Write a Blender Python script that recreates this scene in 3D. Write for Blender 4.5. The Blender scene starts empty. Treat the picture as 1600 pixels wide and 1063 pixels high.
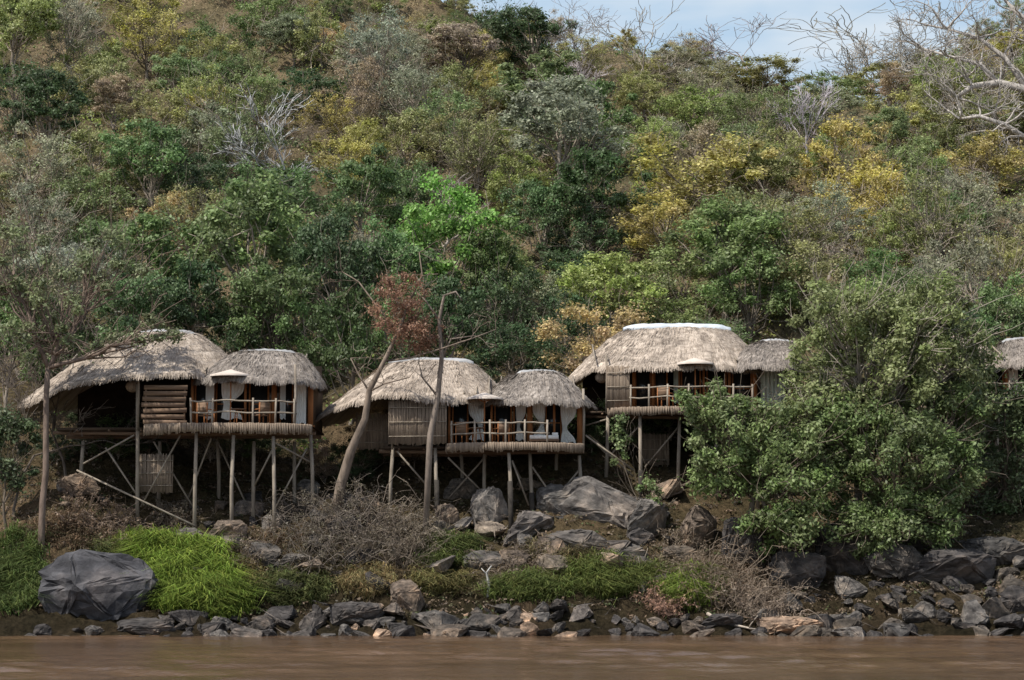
import bpy, math, random
import numpy as np
from mathutils import Vector
C = bpy.context.scene.collection
PI = math.pi
random.seed(5)
RNG = np.random.default_rng(11)
# ------------------------------------------------------------------ camera
F = 3240.0; PITCH = math.radians(6.0); CAM = (0.0, -90.0, 3.0)
sp, cp = math.sin(PITCH), math.cos(PITCH)
def W(px, py, Y):
    u = (px-800)/F; v = (531.5-py)/F
    dy = cp - v*sp; dz = sp + v*cp
    t = (Y-CAM[1])/dy
    return np.array([u*t, Y, CAM[2]+dz*t])
def project(x, y, z):
    dx, dy, dz = x-CAM[0], y-CAM[1], z-CAM[2]
    f = dy*cp+dz*sp; up = -dy*sp+dz*cp
    return 800+F*dx/f, 531.5-F*up/f
cam = bpy.data.cameras.new('camera'); cam.sensor_width = 36; cam.lens = F/1600*36
cam.clip_end = 3000; cam.clip_start = .5
co = bpy.data.objects.new('camera', cam); C.objects.link(co)
co.location = CAM; co.rotation_euler = (PI/2+PITCH, 0, 0)
bpy.context.scene.camera = co
# ------------------------------------------------------------------ light
sd = Vector((-.50, -.42, 1.0)).normalized()
L = bpy.data.lights.new('sun', 'SUN'); L.energy = 5.0; L.angle = math.radians(.5); L.color = (1, .96, .88)
lo = bpy.data.objects.new('sun', L); C.objects.link(lo); lo.rotation_euler = sd.to_track_quat('Z', 'Y').to_euler()
w = bpy.data.worlds.new('World'); bpy.context.scene.world = w; w.use_nodes = True
nt = w.node_tree; bg = nt.nodes['Background']; bg.inputs[1].default_value = .15
sk = nt.nodes.new('ShaderNodeTexSky'); sk.sky_type = 'NISHITA'; sk.sun_disc = False
sk.sun_elevation = math.asin(sd.z); sk.sun_rotation = math.atan2(sd.x, sd.y); sk.dust_density = 2.0
tcw = nt.nodes.new('ShaderNodeTexCoord'); sx_ = nt.nodes.new('ShaderNodeSeparateXYZ'); nt.links.new(tcw.outputs['Generated'], sx_.inputs[0])
mrw = nt.nodes.new('ShaderNodeMapRange'); mrw.inputs[1].default_value = .28; mrw.inputs[2].default_value = .6; mrw.inputs[3].default_value = .94; mrw.inputs[4].default_value = .1
nt.links.new(sx_.outputs[2], mrw.inputs[0])
mpw = nt.nodes.new('ShaderNodeMapping'); mpw.inputs['Scale'].default_value = (1, 1, 4); nt.links.new(tcw.outputs['Generated'], mpw.inputs[0])
nw = nt.nodes.new('ShaderNodeTexNoise'); nw.inputs['Scale'].default_value = 6; nw.inputs['Detail'].default_value = 5; nt.links.new(mpw.outputs[0], nw.inputs[0])
rw = nt.nodes.new('ShaderNodeValToRGB'); rw.color_ramp.elements[0].position = .36; rw.color_ramp.elements[1].position = .58
rw.color_ramp.elements[0].color = (.50, .67, .85, 1); rw.color_ramp.elements[1].color = (.82, .88, .93, 1); nt.links.new(nw.outputs[0], rw.inputs[0])
vmw = nt.nodes.new('ShaderNodeVectorMath'); vmw.operation = 'SCALE'; vmw.inputs['Scale'].default_value = 6.6; nt.links.new(rw.outputs[0], vmw.inputs[0])
mxw = nt.nodes.new('ShaderNodeMix'); mxw.data_type = 'RGBA'; nt.links.new(mrw.outputs[0], mxw.inputs[0]); nt.links.new(sk.outputs[0], mxw.inputs[6]); nt.links.new(vmw.outputs[0], mxw.inputs[7])
nt.links.new(mxw.outputs[2], bg.inputs[0])
vs = bpy.context.scene.view_settings; vs.view_transform = 'Standard'; vs.look = 'None'; vs.exposure = 0
# ------------------------------------------------------------------ materials
class N:
    def __init__(s, name, rough=.8, spec=.2):
        s.m = bpy.data.materials.new(name); s.m.use_nodes = True; s.t = s.m.node_tree
        s.b = s.t.nodes['Principled BSDF']; s.b.inputs['Roughness'].default_value = rough
        s.b.inputs['Specular IOR Level'].default_value = spec
    def n(s, ty, **k):
        o = s.t.nodes.new(ty)
        for a, v in k.items():
            if a.startswith('i_'):
                key = a[2:].replace('_', ' ')
                o.inputs[int(key) if key.isdigit() else key].default_value = v
            else: setattr(o, a, v)
        return o
    def l(s, a, b): s.t.links.new(a, b)
    def noise(s, scale, detail=4, vec=None, rough=.6):
        o = s.n('ShaderNodeTexNoise', i_Scale=scale, i_Detail=detail, i_Roughness=rough)
        if vec is not None: s.l(vec, o.inputs['Vector'])
        return o.outputs['Fac']
    def coord(s, kind='Object', scale=(1, 1, 1)):
        c = s.n('ShaderNodeTexCoord'); mp = s.n('ShaderNodeMapping'); mp.inputs['Scale'].default_value = scale
        s.l(c.outputs[kind], mp.inputs[0]); return mp.outputs[0]
    def ramp(s, fac, stops):
        r = s.n('ShaderNodeValToRGB'); e = r.color_ramp.elements
        e[0].position, e[0].color = stops[0][0], (*stops[0][1], 1); e[1].position, e[1].color = stops[-1][0], (*stops[-1][1], 1)
        for p, c in stops[1:-1]:
            q = e.new(p); q.color = (*c, 1)
        s.l(fac, r.inputs[0]); return r.outputs[0]
    def mul(s, a, b, fac=1.0, mode='MULTIPLY'):
        x = s.n('ShaderNodeMix', data_type='RGBA', blend_type=mode); x.inputs[0].default_value = fac
        s.l(a, x.inputs[6]); s.l(b, x.inputs[7]); return x.outputs[2]
    def base(s, c): s.l(c, s.b.inputs['Base Color'])
    def bump(s, h, st=.5, d=.05):
        b = s.n('ShaderNodeBump', i_Strength=st, i_Distance=d); s.l(h, b.inputs['Height']); s.l(b.outputs[0], s.b.inputs['Normal'])

def foliage(name, trans=.36):
    q = N(name, .5, .35)
    av = q.n('ShaderNodeAttribute', attribute_name='v'); ac = q.n('ShaderNodeAttribute', attribute_name='c')
    oi = q.n('ShaderNodeObjectInfo')
    mr = q.n('ShaderNodeMapRange', i_3=.65, i_4=2.6); q.l(av.outputs['Fac'], mr.inputs[0])
    vm = q.n('ShaderNodeVectorMath', operation='SCALE'); q.l(oi.outputs['Color'], vm.inputs[0]); q.l(mr.outputs[0], vm.inputs['Scale'])
    hs = q.n('ShaderNodeHueSaturation'); mh = q.n('ShaderNodeMapRange', i_3=.472, i_4=.515); q.l(ac.outputs['Fac'], mh.inputs[0])
    ms = q.n('ShaderNodeMapRange', i_3=.72, i_4=1.0); q.l(ac.outputs['Fac'], ms.inputs[0]); q.l(ms.outputs[0], hs.inputs['Saturation'])
    q.l(mh.outputs[0], hs.inputs['Hue']); q.l(vm.outputs[0], hs.inputs['Color'])
    q.base(hs.outputs[0])
    tr = q.n('ShaderNodeBsdfTranslucent'); q.l(hs.outputs[0], tr.inputs[0])
    mx = q.n('ShaderNodeMixShader'); mx.inputs[0].default_value = trans
    q.l(q.b.outputs[0], mx.inputs[1]); q.l(tr.outputs[0], mx.inputs[2]); q.l(mx.outputs[0], q.t.nodes['Material Output'].inputs[0])
    return q.m
M = {}
M['leaf'] = foliage('leaf')
def colattr(name, trans=.25, rough=.6):
    q = N(name, rough, .25); a = q.n('ShaderNodeAttribute', attribute_name='col'); q.base(a.outputs['Color'])
    tr = q.n('ShaderNodeBsdfTranslucent'); q.l(a.outputs['Color'], tr.inputs[0]); mx = q.n('ShaderNodeMixShader'); mx.inputs[0].default_value = trans
    q.l(q.b.outputs[0], mx.inputs[1]); q.l(tr.outputs[0], mx.inputs[2]); q.l(mx.outputs[0], q.t.nodes['Material Output'].inputs[0]); return q.m
M['cover'] = colattr('ground_cover')
def simple(name, c1, c2, scale=3, rough=.85, stretch=(1, 1, 1), bump=.4, spec=.15, d=.03):
    q = N(name, rough, spec); v = q.coord('Object', stretch); n1 = q.noise(scale, 6, v)
    q.base(q.ramp(n1, [(.3, c1), (.7, c2)])); q.bump(n1, bump, d); return q.m
def bark(name):
    q = N(name, .9, .1); v = q.coord('Object', (1, 1, .3)); n1 = q.noise(5, 5, v); oi = q.n('ShaderNodeObjectInfo')
    q.base(q.mul(oi.outputs['Color'], q.ramp(n1, [(.3, (.5, .5, .5)), (.7, (1.3, 1.3, 1.3))]))); q.bump(n1, .5, .04); return q.m
M['bark'] = bark('bark')
def rockmat():
    q = N('rock', .85, .2); v = q.coord('Object'); oi = q.n('ShaderNodeObjectInfo')
    n1 = q.noise(1.6, 8, v, .65); n2 = q.noise(6, 9, v, .72); v2 = q.coord('Object', (.6, 1, 3.2)); n3 = q.noise(2.2, 5, v2)
    c = q.mul(oi.outputs['Color'], q.ramp(n1, [(.3, (.42, .40, .40)), (.52, (1, .96, .91)), (.7, (1.9, 1.62, 1.35))]))
    c = q.mul(c, q.ramp(n2, [(.32, (.45, .45, .45)), (.68, (1.45, 1.45, 1.45))]))
    c = q.mul(c, q.ramp(n3, [(.42, (.5, .5, .52)), (.5, (1.05, 1.05, 1.05))]), .6)
    q.base(c); q.bump(n2, 1, .12); return q.m
M['rock'] = rockmat()
def groundmat():
    q = N('hill_soil', .95, .05); v = q.coord('Object')
    n1 = q.noise(.25, 6, v); n2 = q.noise(4, 8, v, .75)
    c = q.ramp(n1, [(.35, (.10, .09, .05)), (.5, (.18, .145, .085)), (.65, (.27, .20, .125))])
    c = q.mul(c, q.ramp(n2, [(.3, (.3, .3, .3)), (.65, (1.3, 1.3, 1.3))]))
    g = q.n('ShaderNodeNewGeometry'); s = q.n('ShaderNodeSeparateXYZ'); q.l(g.outputs['Position'], s.inputs[0])
    mr = q.n('ShaderNodeMapRange', i_1=.3, i_2=3.5); q.l(s.outputs[2], mr.inputs[0])
    my = q.n('ShaderNodeMapRange', i_1=11.0, i_2=15.0); q.l(s.outputs[1], my.inputs[0])
    ra = q.ramp(mr.outputs[0], [(0, (.22, .21, .21)), (.5, (.42, .40, .39)), (1, (.62, .58, .55))]); mx = q.n('ShaderNodeMix', data_type='RGBA'); q.l(my.outputs[0], mx.inputs[0]); q.l(ra, mx.inputs[6]); mx.inputs[7].default_value = (1, 1, 1, 1)  # wet darkening by the water; bank and under-lodge shade also painted in
    q.base(q.mul(c, mx.outputs[2])); q.bump(n2, 1, .3); return q.m
M['ground'] = groundmat()
def watermat():
    q = N('muddy_water', .08, .4); v = q.coord('Object', (1.1, .75, 1)); n1 = q.noise(3, 5, v, .62)
    v2 = q.coord('Object', (.05, .16, 1)); n2 = q.noise(1.5, 5, v2)
    q.base(q.ramp(n2, [(.35, (.085, .05, .028)), (.65, (.145, .088, .052))]))
    q.bump(n1, .6, .08); return q.m
M['water'] = watermat()
def thatch(name, c1, c2, c3):
    q = N(name, .95, .05); tc = q.n('ShaderNodeTexCoord')
    def mp(s):
        m_ = q.n('ShaderNodeMapping'); m_.inputs['Scale'].default_value = s; q.l(tc.outputs['UV'], m_.inputs[0]); return m_.outputs[0]
    n1 = q.noise(1, 4, mp((16, 2.2, 1)), .7); n2 = q.noise(1, 6, mp((.7, .8, 1)), .7); n3 = q.noise(1, 3, mp((1.2, 5, 1)), .6)
    c = q.ramp(n2, [(.34, c1), (.5, c2), (.64, c3)])
    c = q.mul(c, q.ramp(n1, [(.3, (.5, .48, .46)), (.65, (1.3, 1.3, 1.3))]))
    c = q.mul(c, q.ramp(n3, [(.38, (.58, .57, .56)), (.55, (1.05, 1.05, 1.05))]), .85)
    q.base(c); q.bump(n1, 1, .06); return q.m
M['thatch'] = thatch('thatch', (.22, .185, .155), (.44, .37, .305), (.62, .53, .44))
M['thatch_shaded'] = thatch('thatch_shaded', (.14, .125, .115), (.29, .255, .225), (.44, .39, .345))  # darker grey thatch, the wing roofs' shaded side put into the colour
M['cap'] = simple('ridge_cement', (.42, .46, .50), (.66, .70, .74), 1.5, bump=.1)
M['cap_dull'] = simple('weathered_ridge_cement', (.20, .20, .20), (.44, .44, .44), 1.5, bump=.1)
M['pole'] = simple('weathered_pole', (.17, .14, .11), (.38, .325, .26), 4, stretch=(1, 1, .3))
M['pole_dark'] = simple('dark_pole', (.03, .027, .024), (.07, .06, .05), 4)
M['timber'] = simple('red_timber', (.25, .10, .04), (.44, .185, .07), 3, stretch=(2, 2, .3), rough=.6)
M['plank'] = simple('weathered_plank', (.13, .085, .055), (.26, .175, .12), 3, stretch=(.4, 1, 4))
M['shade_plank'] = simple('shaded_plank', (.05, .036, .026), (.11, .078, .055), 3, stretch=(.4, 1, 4))  # plank copy with the shade of the side recess put into its colour
M['reed'] = simple('reed', (.14, .105, .08), (.36, .285, .215), 14, stretch=(1, 1, .08))
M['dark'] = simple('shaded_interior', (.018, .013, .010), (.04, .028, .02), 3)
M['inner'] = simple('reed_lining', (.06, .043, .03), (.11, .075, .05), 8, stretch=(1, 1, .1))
q = N('glass', .06, .5); q.base(q.ramp(q.noise(2, 2, q.coord()), [(0, (.012, .014, .015)), (1, (.03, .032, .034))])); M['glass'] = q.m
q = N('curtain_cloth', .9, .1); q.base(q.ramp(q.noise(3, 3, q.coord()), [(.3, (.74, .73, .69)), (.7, (.87, .86, .83))])); M['curtain'] = q.m
q = N('canvas', .9, .1); q.base(q.ramp(q.noise(3, 3, q.coord()), [(.3, (.50, .43, .37)), (.7, (.62, .54, .47))])); M['canvas'] = q.m
q = N('green_canvas', .9, .1); q.base(q.ramp(q.noise(3, 3, q.coord('Object', (6, 6, .5))), [(.3, (.42, .46, .40)), (.7, (.64, .68, .6))])); M['canvas_green'] = q.m

# ------------------------------------------------------------------ mesh helpers
def np_mesh(name, V, Fq, mat, fattr=None, fcol=None, uv=None, smooth=False):
    me = bpy.data.meshes.new(name); V = np.asarray(V, dtype=np.float32); Fq = np.asarray(Fq, dtype=np.int32)
    m, k = Fq.shape
    me.vertices.add(len(V)); me.vertices.foreach_set('co', V.ravel())
    me.loops.add(m*k); me.loops.foreach_set('vertex_index', Fq.ravel())
    me.polygons.add(m); me.polygons.foreach_set('loop_start', np.arange(m, dtype=np.int32)*k)
    if smooth: me.polygons.foreach_set('use_smooth', np.ones(m, dtype=bool))
    me.update(calc_edges=True)
    if fattr:
        for kx, a in fattr.items():
            at = me.attributes.new(kx, 'FLOAT', 'FACE'); at.data.foreach_set('value', np.asarray(a, dtype=np.float32))
    if fcol is not None:
        at = me.attributes.new('col', 'FLOAT_COLOR', 'FACE'); cc = np.ones((m, 4), dtype=np.float32); cc[:, :3] = fcol
        at.data.foreach_set('color', cc.ravel())
    if uv is not None:
        ul = me.uv_layers.new(name='UVMap'); ul.data.foreach_set('uv', np.asarray(uv, dtype=np.float32).ravel())
    me.materials.append(mat); return me
def link(name, data, parent=None, color=None, loc=None):
    o = bpy.data.objects.new(name, data); C.objects.link(o)
    if parent is not None: o.parent = parent
    if color is not None: o.color = (*color, 1)
    if loc is not None: o.location = [float(a) for a in loc]
    return o
def tag(o, label=None, cat=None, group=None, kind=None):
    if label: o['label'] = label
    if cat: o['category'] = cat
    if group: o['group'] = group
    if kind: o['kind'] = kind
    return o
class MB:
    def __init__(s): s.V = []; s.F = []; s.n = 0
    def add(s, v, f):
        v = np.asarray(v, dtype=float); s.V.append(v); s.F.append(np.asarray(f)+s.n); s.n += len(v)
    def tube(s, pts, rad, sides=6, cap=True):
        P = np.asarray(pts, dtype=float); n = len(P); R = np.broadcast_to(np.asarray(rad, dtype=float), (n,)).copy()
        if cap:
            P = np.vstack([P[0], P, P[-1]]); R = np.concatenate([[.0005], R, [.0005]]); 
        t = np.gradient(P, axis=0)
        if cap: t[0] = t[1] = P[2]-P[1]; t[-1] = t[-2] = P[-2]-P[-3]
        t /= np.linalg.norm(t, axis=1)[:, None]+1e-9
        ref = np.array([.31, .95, .02]) if abs(t[len(t)//2][1]) < .8 else np.array([1., .1, 0])
        a = np.cross(t, ref); a /= np.linalg.norm(a, axis=1)[:, None]+1e-9; b = np.cross(t, a)
        ang = np.arange(sides)*2*PI/sides
        v = P[:, None, :]+R[:, None, None]*(np.cos(ang)[None, :, None]*a[:, None, :]+np.sin(ang)[None, :, None]*b[:, None, :])
        m = len(P); i = np.arange(m-1)[:, None]*sides; j = np.arange(sides)[None, :]; j2 = (j+1) % sides
        f = np.stack([i+j, i+j2, i+sides+j2, i+sides+j], axis=-1).reshape(-1, 4)
        s.add(v.reshape(-1, 3), f)
    def box(s, c, size, rz=0, ry=0):
        hx, hy, hz = [q/2 for q in size]
        v = np.array([[x, y, z] for x in (-hx, hx) for y in (-hy, hy) for z in (-hz, hz)])
        if ry: v = v @ np.array([[math.cos(ry), 0, -math.sin(ry)], [0, 1, 0], [math.sin(ry), 0, math.cos(ry)]])
        if rz: v = v @ np.array([[math.cos(rz), math.sin(rz), 0], [-math.sin(rz), math.cos(rz), 0], [0, 0, 1]])
        s.add(v+np.array(c), [[0, 1, 3, 2], [4, 6, 7, 5], [0, 4, 5, 1], [2, 3, 7, 6], [0, 2, 6, 4], [1, 5, 7, 3]])
    def mesh(s, name, mat, O=(0, 0, 0), **k):
        V = np.vstack(s.V)-np.array(O); Fq = np.vstack(s.F); return np_mesh(name, V, Fq, mat, **k)
    def build(s, name, mat, parent=None, O=(0, 0, 0), color=None, smooth=False):
        return link(name, s.mesh(name, mat, O, smooth=smooth), parent, color)

# ------------------------------------------------------------------ terrain
def T(x, y):
    x = np.asarray(x, float); y = np.asarray(y, float)
    yy = y+.5*np.sin(x*.35+1)+.3*np.sin(x*.9)
    yy = np.where(y < 6, yy, y+(yy-y)*np.clip(1-(y-6)/8, 0, 1))
    z = np.interp(yy, [-60, -12, -8.4, -6.5, -4, -2, 0, 3, 8, 96, 112, 170], [-6, -2, 0, .8, 2.3, 3.7, 4.6, 6.2, 9, 49.5, 49.5, 38])
    z = z+1.6*np.exp(-((x+7.2)/1.9)**2-((y+1.5)/2.4)**2)+1.3*np.exp(-((x+19.6)/2.2)**2-((y+.5)/2.6)**2)
    up = np.clip((y-12)/80, 0, 1.1)
    z = z+up*(10*np.clip((-x+6)/38, 0, 1)-4.2*np.clip((x-8)/14, 0, 1)+5.2*np.clip((x-34)/10, 0, 1))
    amp = np.clip((y+8)/30, .12, 1)
    z = z+amp*(1.0*np.sin(x*.21+.7)*np.sin(y*.17+.4)+.6*np.sin(x*.43+y*.31)+.25*np.sin(x*1.1-y*.9)*np.sin(y*1.3))
    return z
xs = np.concatenate([np.linspace(-140, -34, 40)[:-1], np.linspace(-34, 34, 220), np.linspace(34, 140, 40)[1:]])
ys = np.concatenate([np.linspace(-40, -12, 8)[:-1], np.linspace(-12, 10, 100), np.linspace(10, 115, 110)[1:], np.linspace(115, 240, 16)[1:]])
X, Y = np.meshgrid(xs, ys); Z = T(X, Y)
near = (Y < 12)
Z = Z+np.where(near, RNG.normal(0, .12, Z.shape), RNG.normal(0, .15, Z.shape))
def grid_faces(nx, ny):
    ii = (np.arange(ny-1)[:, None]*nx+np.arange(nx-1)[None, :]).ravel(); return np.stack([ii, ii+1, ii+nx+1, ii+nx], -1)
tag(link('hillside', np_mesh('hillside', np.stack([X, Y, Z], -1).reshape(-1, 3), grid_faces(len(xs), len(ys)), M['ground'], smooth=True)),
    'steep scrubby hillside rising from the rocky river bank', 'hill', kind='structure')
# river with real ripples near the bank
wx = np.concatenate([[-600, -80], np.linspace(-36, 36, 330), [80, 600]]); wy = np.concatenate([[-700, -90], np.linspace(-56, -6, 330), [-4]])
X, Y = np.meshgrid(wx, wy); Z = X*0
rw_ = np.random.default_rng(3)
for k in range(26):
    lam = .7*5**rw_.random(); a = rw_.normal()*.6+PI/2; kx, ky = math.cos(a)*2*PI/lam, math.sin(a)*2*PI/lam
    Z += lam*.0052*np.sin(kx*X+ky*Y+rw_.random()*6.3+.8*np.sin(X*.21+k)+.6*np.sin(Y*.17+k*2))
Z *= np.clip((36-np.abs(X))/3, 0, 1)*np.clip((Y+56)/6, 0, 1)*(.55+.45*np.sin(X*.13+1)*np.sin(Y*.2+X*.05))
tag(link('river', np_mesh('river', np.stack([X, Y, Z], -1).reshape(-1, 3), grid_faces(len(wx), len(wy)), M['water'], smooth=True)), 'brown muddy river in front of the bank', 'river', kind='structure')
def hit(px, py, y0=-9.5):
    Ys = np.linspace(y0, 110, 1200); u = (px-800)/F; v = (531.5-py)/F
    t = (Ys-CAM[1])/(cp-v*sp); x = u*t; z = CAM[2]+(sp+v*cp)*t
    k = np.argmax(T(x, Ys) >= z); return np.array([x[k], Ys[k], float(T(x[k], Ys[k]))])

# ------------------------------------------------------------------ label bookkeeping
pending = []
ORD = ['', 'leftmost', 'second', 'third', 'fourth', 'fifth', 'sixth', 'seventh', 'eighth', 'ninth', 'tenth']
def ordw(i):
    if i == 1: return 'leftmost'
    return (ORD[i] if i <= 10 else '%dth' % i)+' from left'
def later(o, text, px): pending.append((text, px, o))
def flush():
    d = {}
    for t, px, o in pending: d.setdefault(t, []).append((px, o))
    for t, lst in d.items():
        lst.sort(key=lambda a: a[0])
        for i, (px, o) in enumerate(lst): o['label'] = t if len(lst) == 1 else t+', '+ordw(i+1)
def colword(px):
    for lim, s in [(130, 'left of the left lodge'), (480, 'above the left lodge'), (570, 'above the first lodge gap'), (860, 'above the middle lodge'),
                   (950, 'above the second lodge gap'), (1250, 'above the right lodge'), (1450, 'above the riverside tree')]:
        if px < lim: return s
    return 'near the right edge'
def roww(Y):
    for lim, s in [(15, 'behind the roofs'), (32, 'low on slope'), (54, 'halfway up slope'), (76, 'high on slope')]:
        if Y < lim: return s
    return 'on the ridge'

# ------------------------------------------------------------------ foliage generators
def leaf_quads(rng, cen, rad, n, Ls, Ws, flat=.75, up=.5, shell=2.0):
    cen = np.asarray(cen); K = len(cen); N_ = K*n
    c = np.repeat(cen, n, 0); r = np.repeat(np.asarray(rad), n)
    d = rng.normal(size=(N_, 3)); d /= np.linalg.norm(d, axis=1)[:, None]
    rr = r*rng.random(N_)**(1/shell)*(1+.25*rng.normal(size=N_))
    p = c+d*rr[:, None]*np.array([1, 1, flat])
    nrm = d*.7+rng.normal(size=(N_, 3))*.55+np.array([0, 0, up]); nrm /= np.linalg.norm(nrm, axis=1)[:, None]
    t = np.cross(nrm, rng.normal(size=(N_, 3))); t /= np.linalg.norm(t, axis=1)[:, None]+1e-9
    bb = np.cross(nrm, t); s = (.6+.8*rng.random(N_))[:, None]
    V = np.stack([p-t*Ls/2*s, p-bb*Ws/2*s, p+t*Ls/2*s, p+bb*Ws/2*s], 1).reshape(-1, 3)
    Fq = np.arange(N_*4).reshape(-1, 4)
    cv = np.repeat(rng.random(K), n)
    v = np.clip(.6*rng.random(N_)+.4*cv, 0, 1); hc = np.clip(.5*np.repeat(rng.random(K), n)+.5*rng.random(N_), 0, 1)
    return V, Fq, v, hc
def clumps(rng, K, cen, ax, inner=.35, zmin=-1, md=.0):
    out = []
    tries = 0
    while len(out) < K and tries < K*60:
        tries += 1
        d = rng.normal(size=3); d /= np.linalg.norm(d)
        if d[2] < zmin: continue
        r = inner+(1-inner)*rng.random()**.6
        lump = 1+.28*math.sin(3*math.atan2(d[1], d[0])+cen[2])*math.cos(2*d[2])
        q = np.array(cen)+d*r*np.array(ax)*lump
        if all(np.linalg.norm(q-o) > md for o in out): out.append(q)
    return np.array(out)
def curve(rng, a, b, n=5, sag=.12, wob=.06):
    a = np.array(a, float); b = np.array(b, float); ln = np.linalg.norm(b-a); t = np.linspace(0, 1, n)[:, None]
    off = rng.normal(size=3)*wob*ln
    return a+(b-a)*t+np.sin(t*PI)*(off+np.array([0, 0, -sag*ln]))+rng.normal(size=(n, 3))*wob*.25*ln*np.sin(t*PI)
def make_wood(rng, mb, base, top, r0, cl, nl=20, rl=.06, sides=6, twigs=0):
    tr = curve(rng, base, top, 7, 0, .05); mb.tube(tr, np.linspace(r0, r0*.35, 7), sides)
    idx = rng.permutation(len(cl))[:nl]
    for i in idx:
        s = tr[rng.integers(2, 6)]; e = cl[i]; pts = curve(rng, s, e, 5, .08, .08)
        mb.tube(pts, np.linspace(rl, rl*.25, 5), 4, cap=False)
        for k in range(twigs):
            q = pts[rng.integers(2, 5)]; d = rng.normal(size=3)*.5+(e-s)/(np.linalg.norm(e-s)+.01)
            mb.tube(curve(rng, q, q+d*(.5+rng.random()*.8), 4, .05, .1), np.linspace(rl*.4, .012, 4), 3, cap=False)
def grow(rng, mb, p, d, Ln, r, lvl, mx, spread, up, kids, wig=.16, tips=None, fall=.68, rmin=.014):
    n = 5; pts = [np.array(p)]; d = np.array(d, float)
    for i in range(n):
        d = d+rng.normal(size=3)*wig; d[2] += up; d /= np.linalg.norm(d); pts.append(pts[-1]+d*Ln/n)
    r2 = max(r*.6, rmin); mb.tube(pts, np.linspace(r, r2, n+1), 6 if r > .1 else (4 if r > .04 else 3), cap=False)
    if lvl < mx:
        for k in range(kids if lvl > 0 else kids+1):
            j = n if k == 0 else rng.integers(2, n+1); o = rng.normal(size=3); o -= d*o.dot(d); o /= np.linalg.norm(o)
            nd = d*math.cos(spread)+o*math.sin(spread)*(1 if k else .6)
            grow(rng, mb, pts[j], nd, Ln*fall*(.75+.5*rng.random()), max(r2*(.85 if k == 0 else .65), rmin), lvl+1, mx, spread, up, kids, wig, tips, fall, rmin)
def fit(mb, wd, ht):
    V = np.vstack(mb.V); lo_, hi = V.min(0), V.max(0); sx = wd/((hi[0]-lo_[0]+hi[1]-lo_[1])/2); sz = ht/hi[2]
    mb.V = [V*np.array([sx, sx, sz])]; return mb

# prototype trees (reference size: crown 6 m wide, 5.6 m high, centre 4 m up)
PR = {'round': [], 'loose': [], 'bush': [], 'bare': [], 'wide': []}
for k in range(6):
    rng = np.random.default_rng(100+k)
    cl = clumps(rng, 46, (0, 0, 4.0), (2.7, 2.7, 2.4), .3, -.75, .6)
    V, Fq, v, hc = leaf_quads(rng, cl, .35+.5*rng.random(len(cl)), 250, .19, .105, .7, .5, 1.7)
    cm = np_mesh('crown', V, Fq, M['leaf'], {'v': v, 'c': hc})
    mb = MB(); make_wood(rng, mb, (0, 0, -.6), (.3*rng.normal(), .2, 3.6), .17, cl, 22, .06, twigs=2)
    PR['round'].append((mb.mesh('trunk', M['bark']), cm))
for k in range(5):
    rng = np.random.default_rng(200+k)
    cl = clumps(rng, 46, (0, 0, 4.0), (2.9, 2.9, 2.7), .3, -.85, .45)
    V, Fq, v, hc = leaf_quads(rng, cl, .4+.5*rng.random(len(cl)), 130, .16, .09, .75, .4, 1.4)
    cm = np_mesh('crown', V, Fq, M['leaf'], {'v': v, 'c': hc})
    mb = MB(); make_wood(rng, mb, (0, 0, -.6), (.5*rng.normal(), .2, 3.8), .13, cl, 40, .045, twigs=6)
    PR['loose'].append((mb.mesh('trunk', M['bark']), cm))
for k in range(5):
    rng = np.random.default_rng(300+k)
    cl = clumps(rng, 42, (0, 0, 2.9), (2.9, 2.9, 2.9), .35, -.95, .6)
    V, Fq, v, hc = leaf_quads(rng, cl, .4+.45*rng.random(len(cl)), 210, .175, .10, .85, .4, 1.5)
    cm = np_mesh('crown', V, Fq, M['leaf'], {'v': v, 'c': hc})
    mb = MB(); make_wood(rng, mb, (0, 0, -.6), (.3*rng.normal(), .2, 3.0), .12, cl, 28, .045, twigs=4)
    PR['bush'].append((mb.mesh('trunk', M['bark']), cm))
for k in range(3):
    rng = np.random.default_rng(400+k); mb = MB()
    grow(rng, mb, (0, 0, -.5), (0, 0, 1), 2.6, .13, 0, 5, .5, .05, 3, rmin=.018)
    PR['bare'].append((fit(mb, 5.5, 7.2).mesh('trunk', M['bark']), None))
for k in range(3):
    rng = np.random.default_rng(410+k); mb = MB()
    grow(rng, mb, (0, 0, -.5), (0, 0, 1), 2.4, .26, 0, 5, .70, .035, 3, .22, fall=.80, rmin=.019)
    PR['wide'].append((fit(mb, 10, 7).mesh('trunk', M['bark']), None))
COL = dict(dark=(.045, .078, .024), green=(.082, .135, .036), mid=(.125, .172, .05), vivid=(.115, .235, .03), olive=(.175, .185, .055), yellow=(.265, .245, .05),
           grey=(.18, .195, .11), dry=(.25, .20, .11), lime=(.17, .215, .048), pale=(.46, .42, .38), twig=(.33, .29, .25), orange=(.27, .21, .07))
LOOK = dict(dark='dark green', green='deep green', mid='mid green', vivid='bright green', olive='olive green', yellow='yellow-leaved', grey='grey-green',
            dry='dry straw-coloured', lime='yellow-green', pale='pale grey', twig='grey-brown', orange='ochre-tinted')
KNAME = dict(round='leafy_tree', loose='thin_tree', bush='bush', bare='bare_tree', wide='bare_tree')
KW = dict(round='rounded tree', loose='thin open tree', bush='bush', bare='upright leafless tree', wide='spreading leafless tree')
KC = dict(round='tree', loose='tree', bush='bush', bare='bare tree', wide='bare tree')
placed = []
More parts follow.
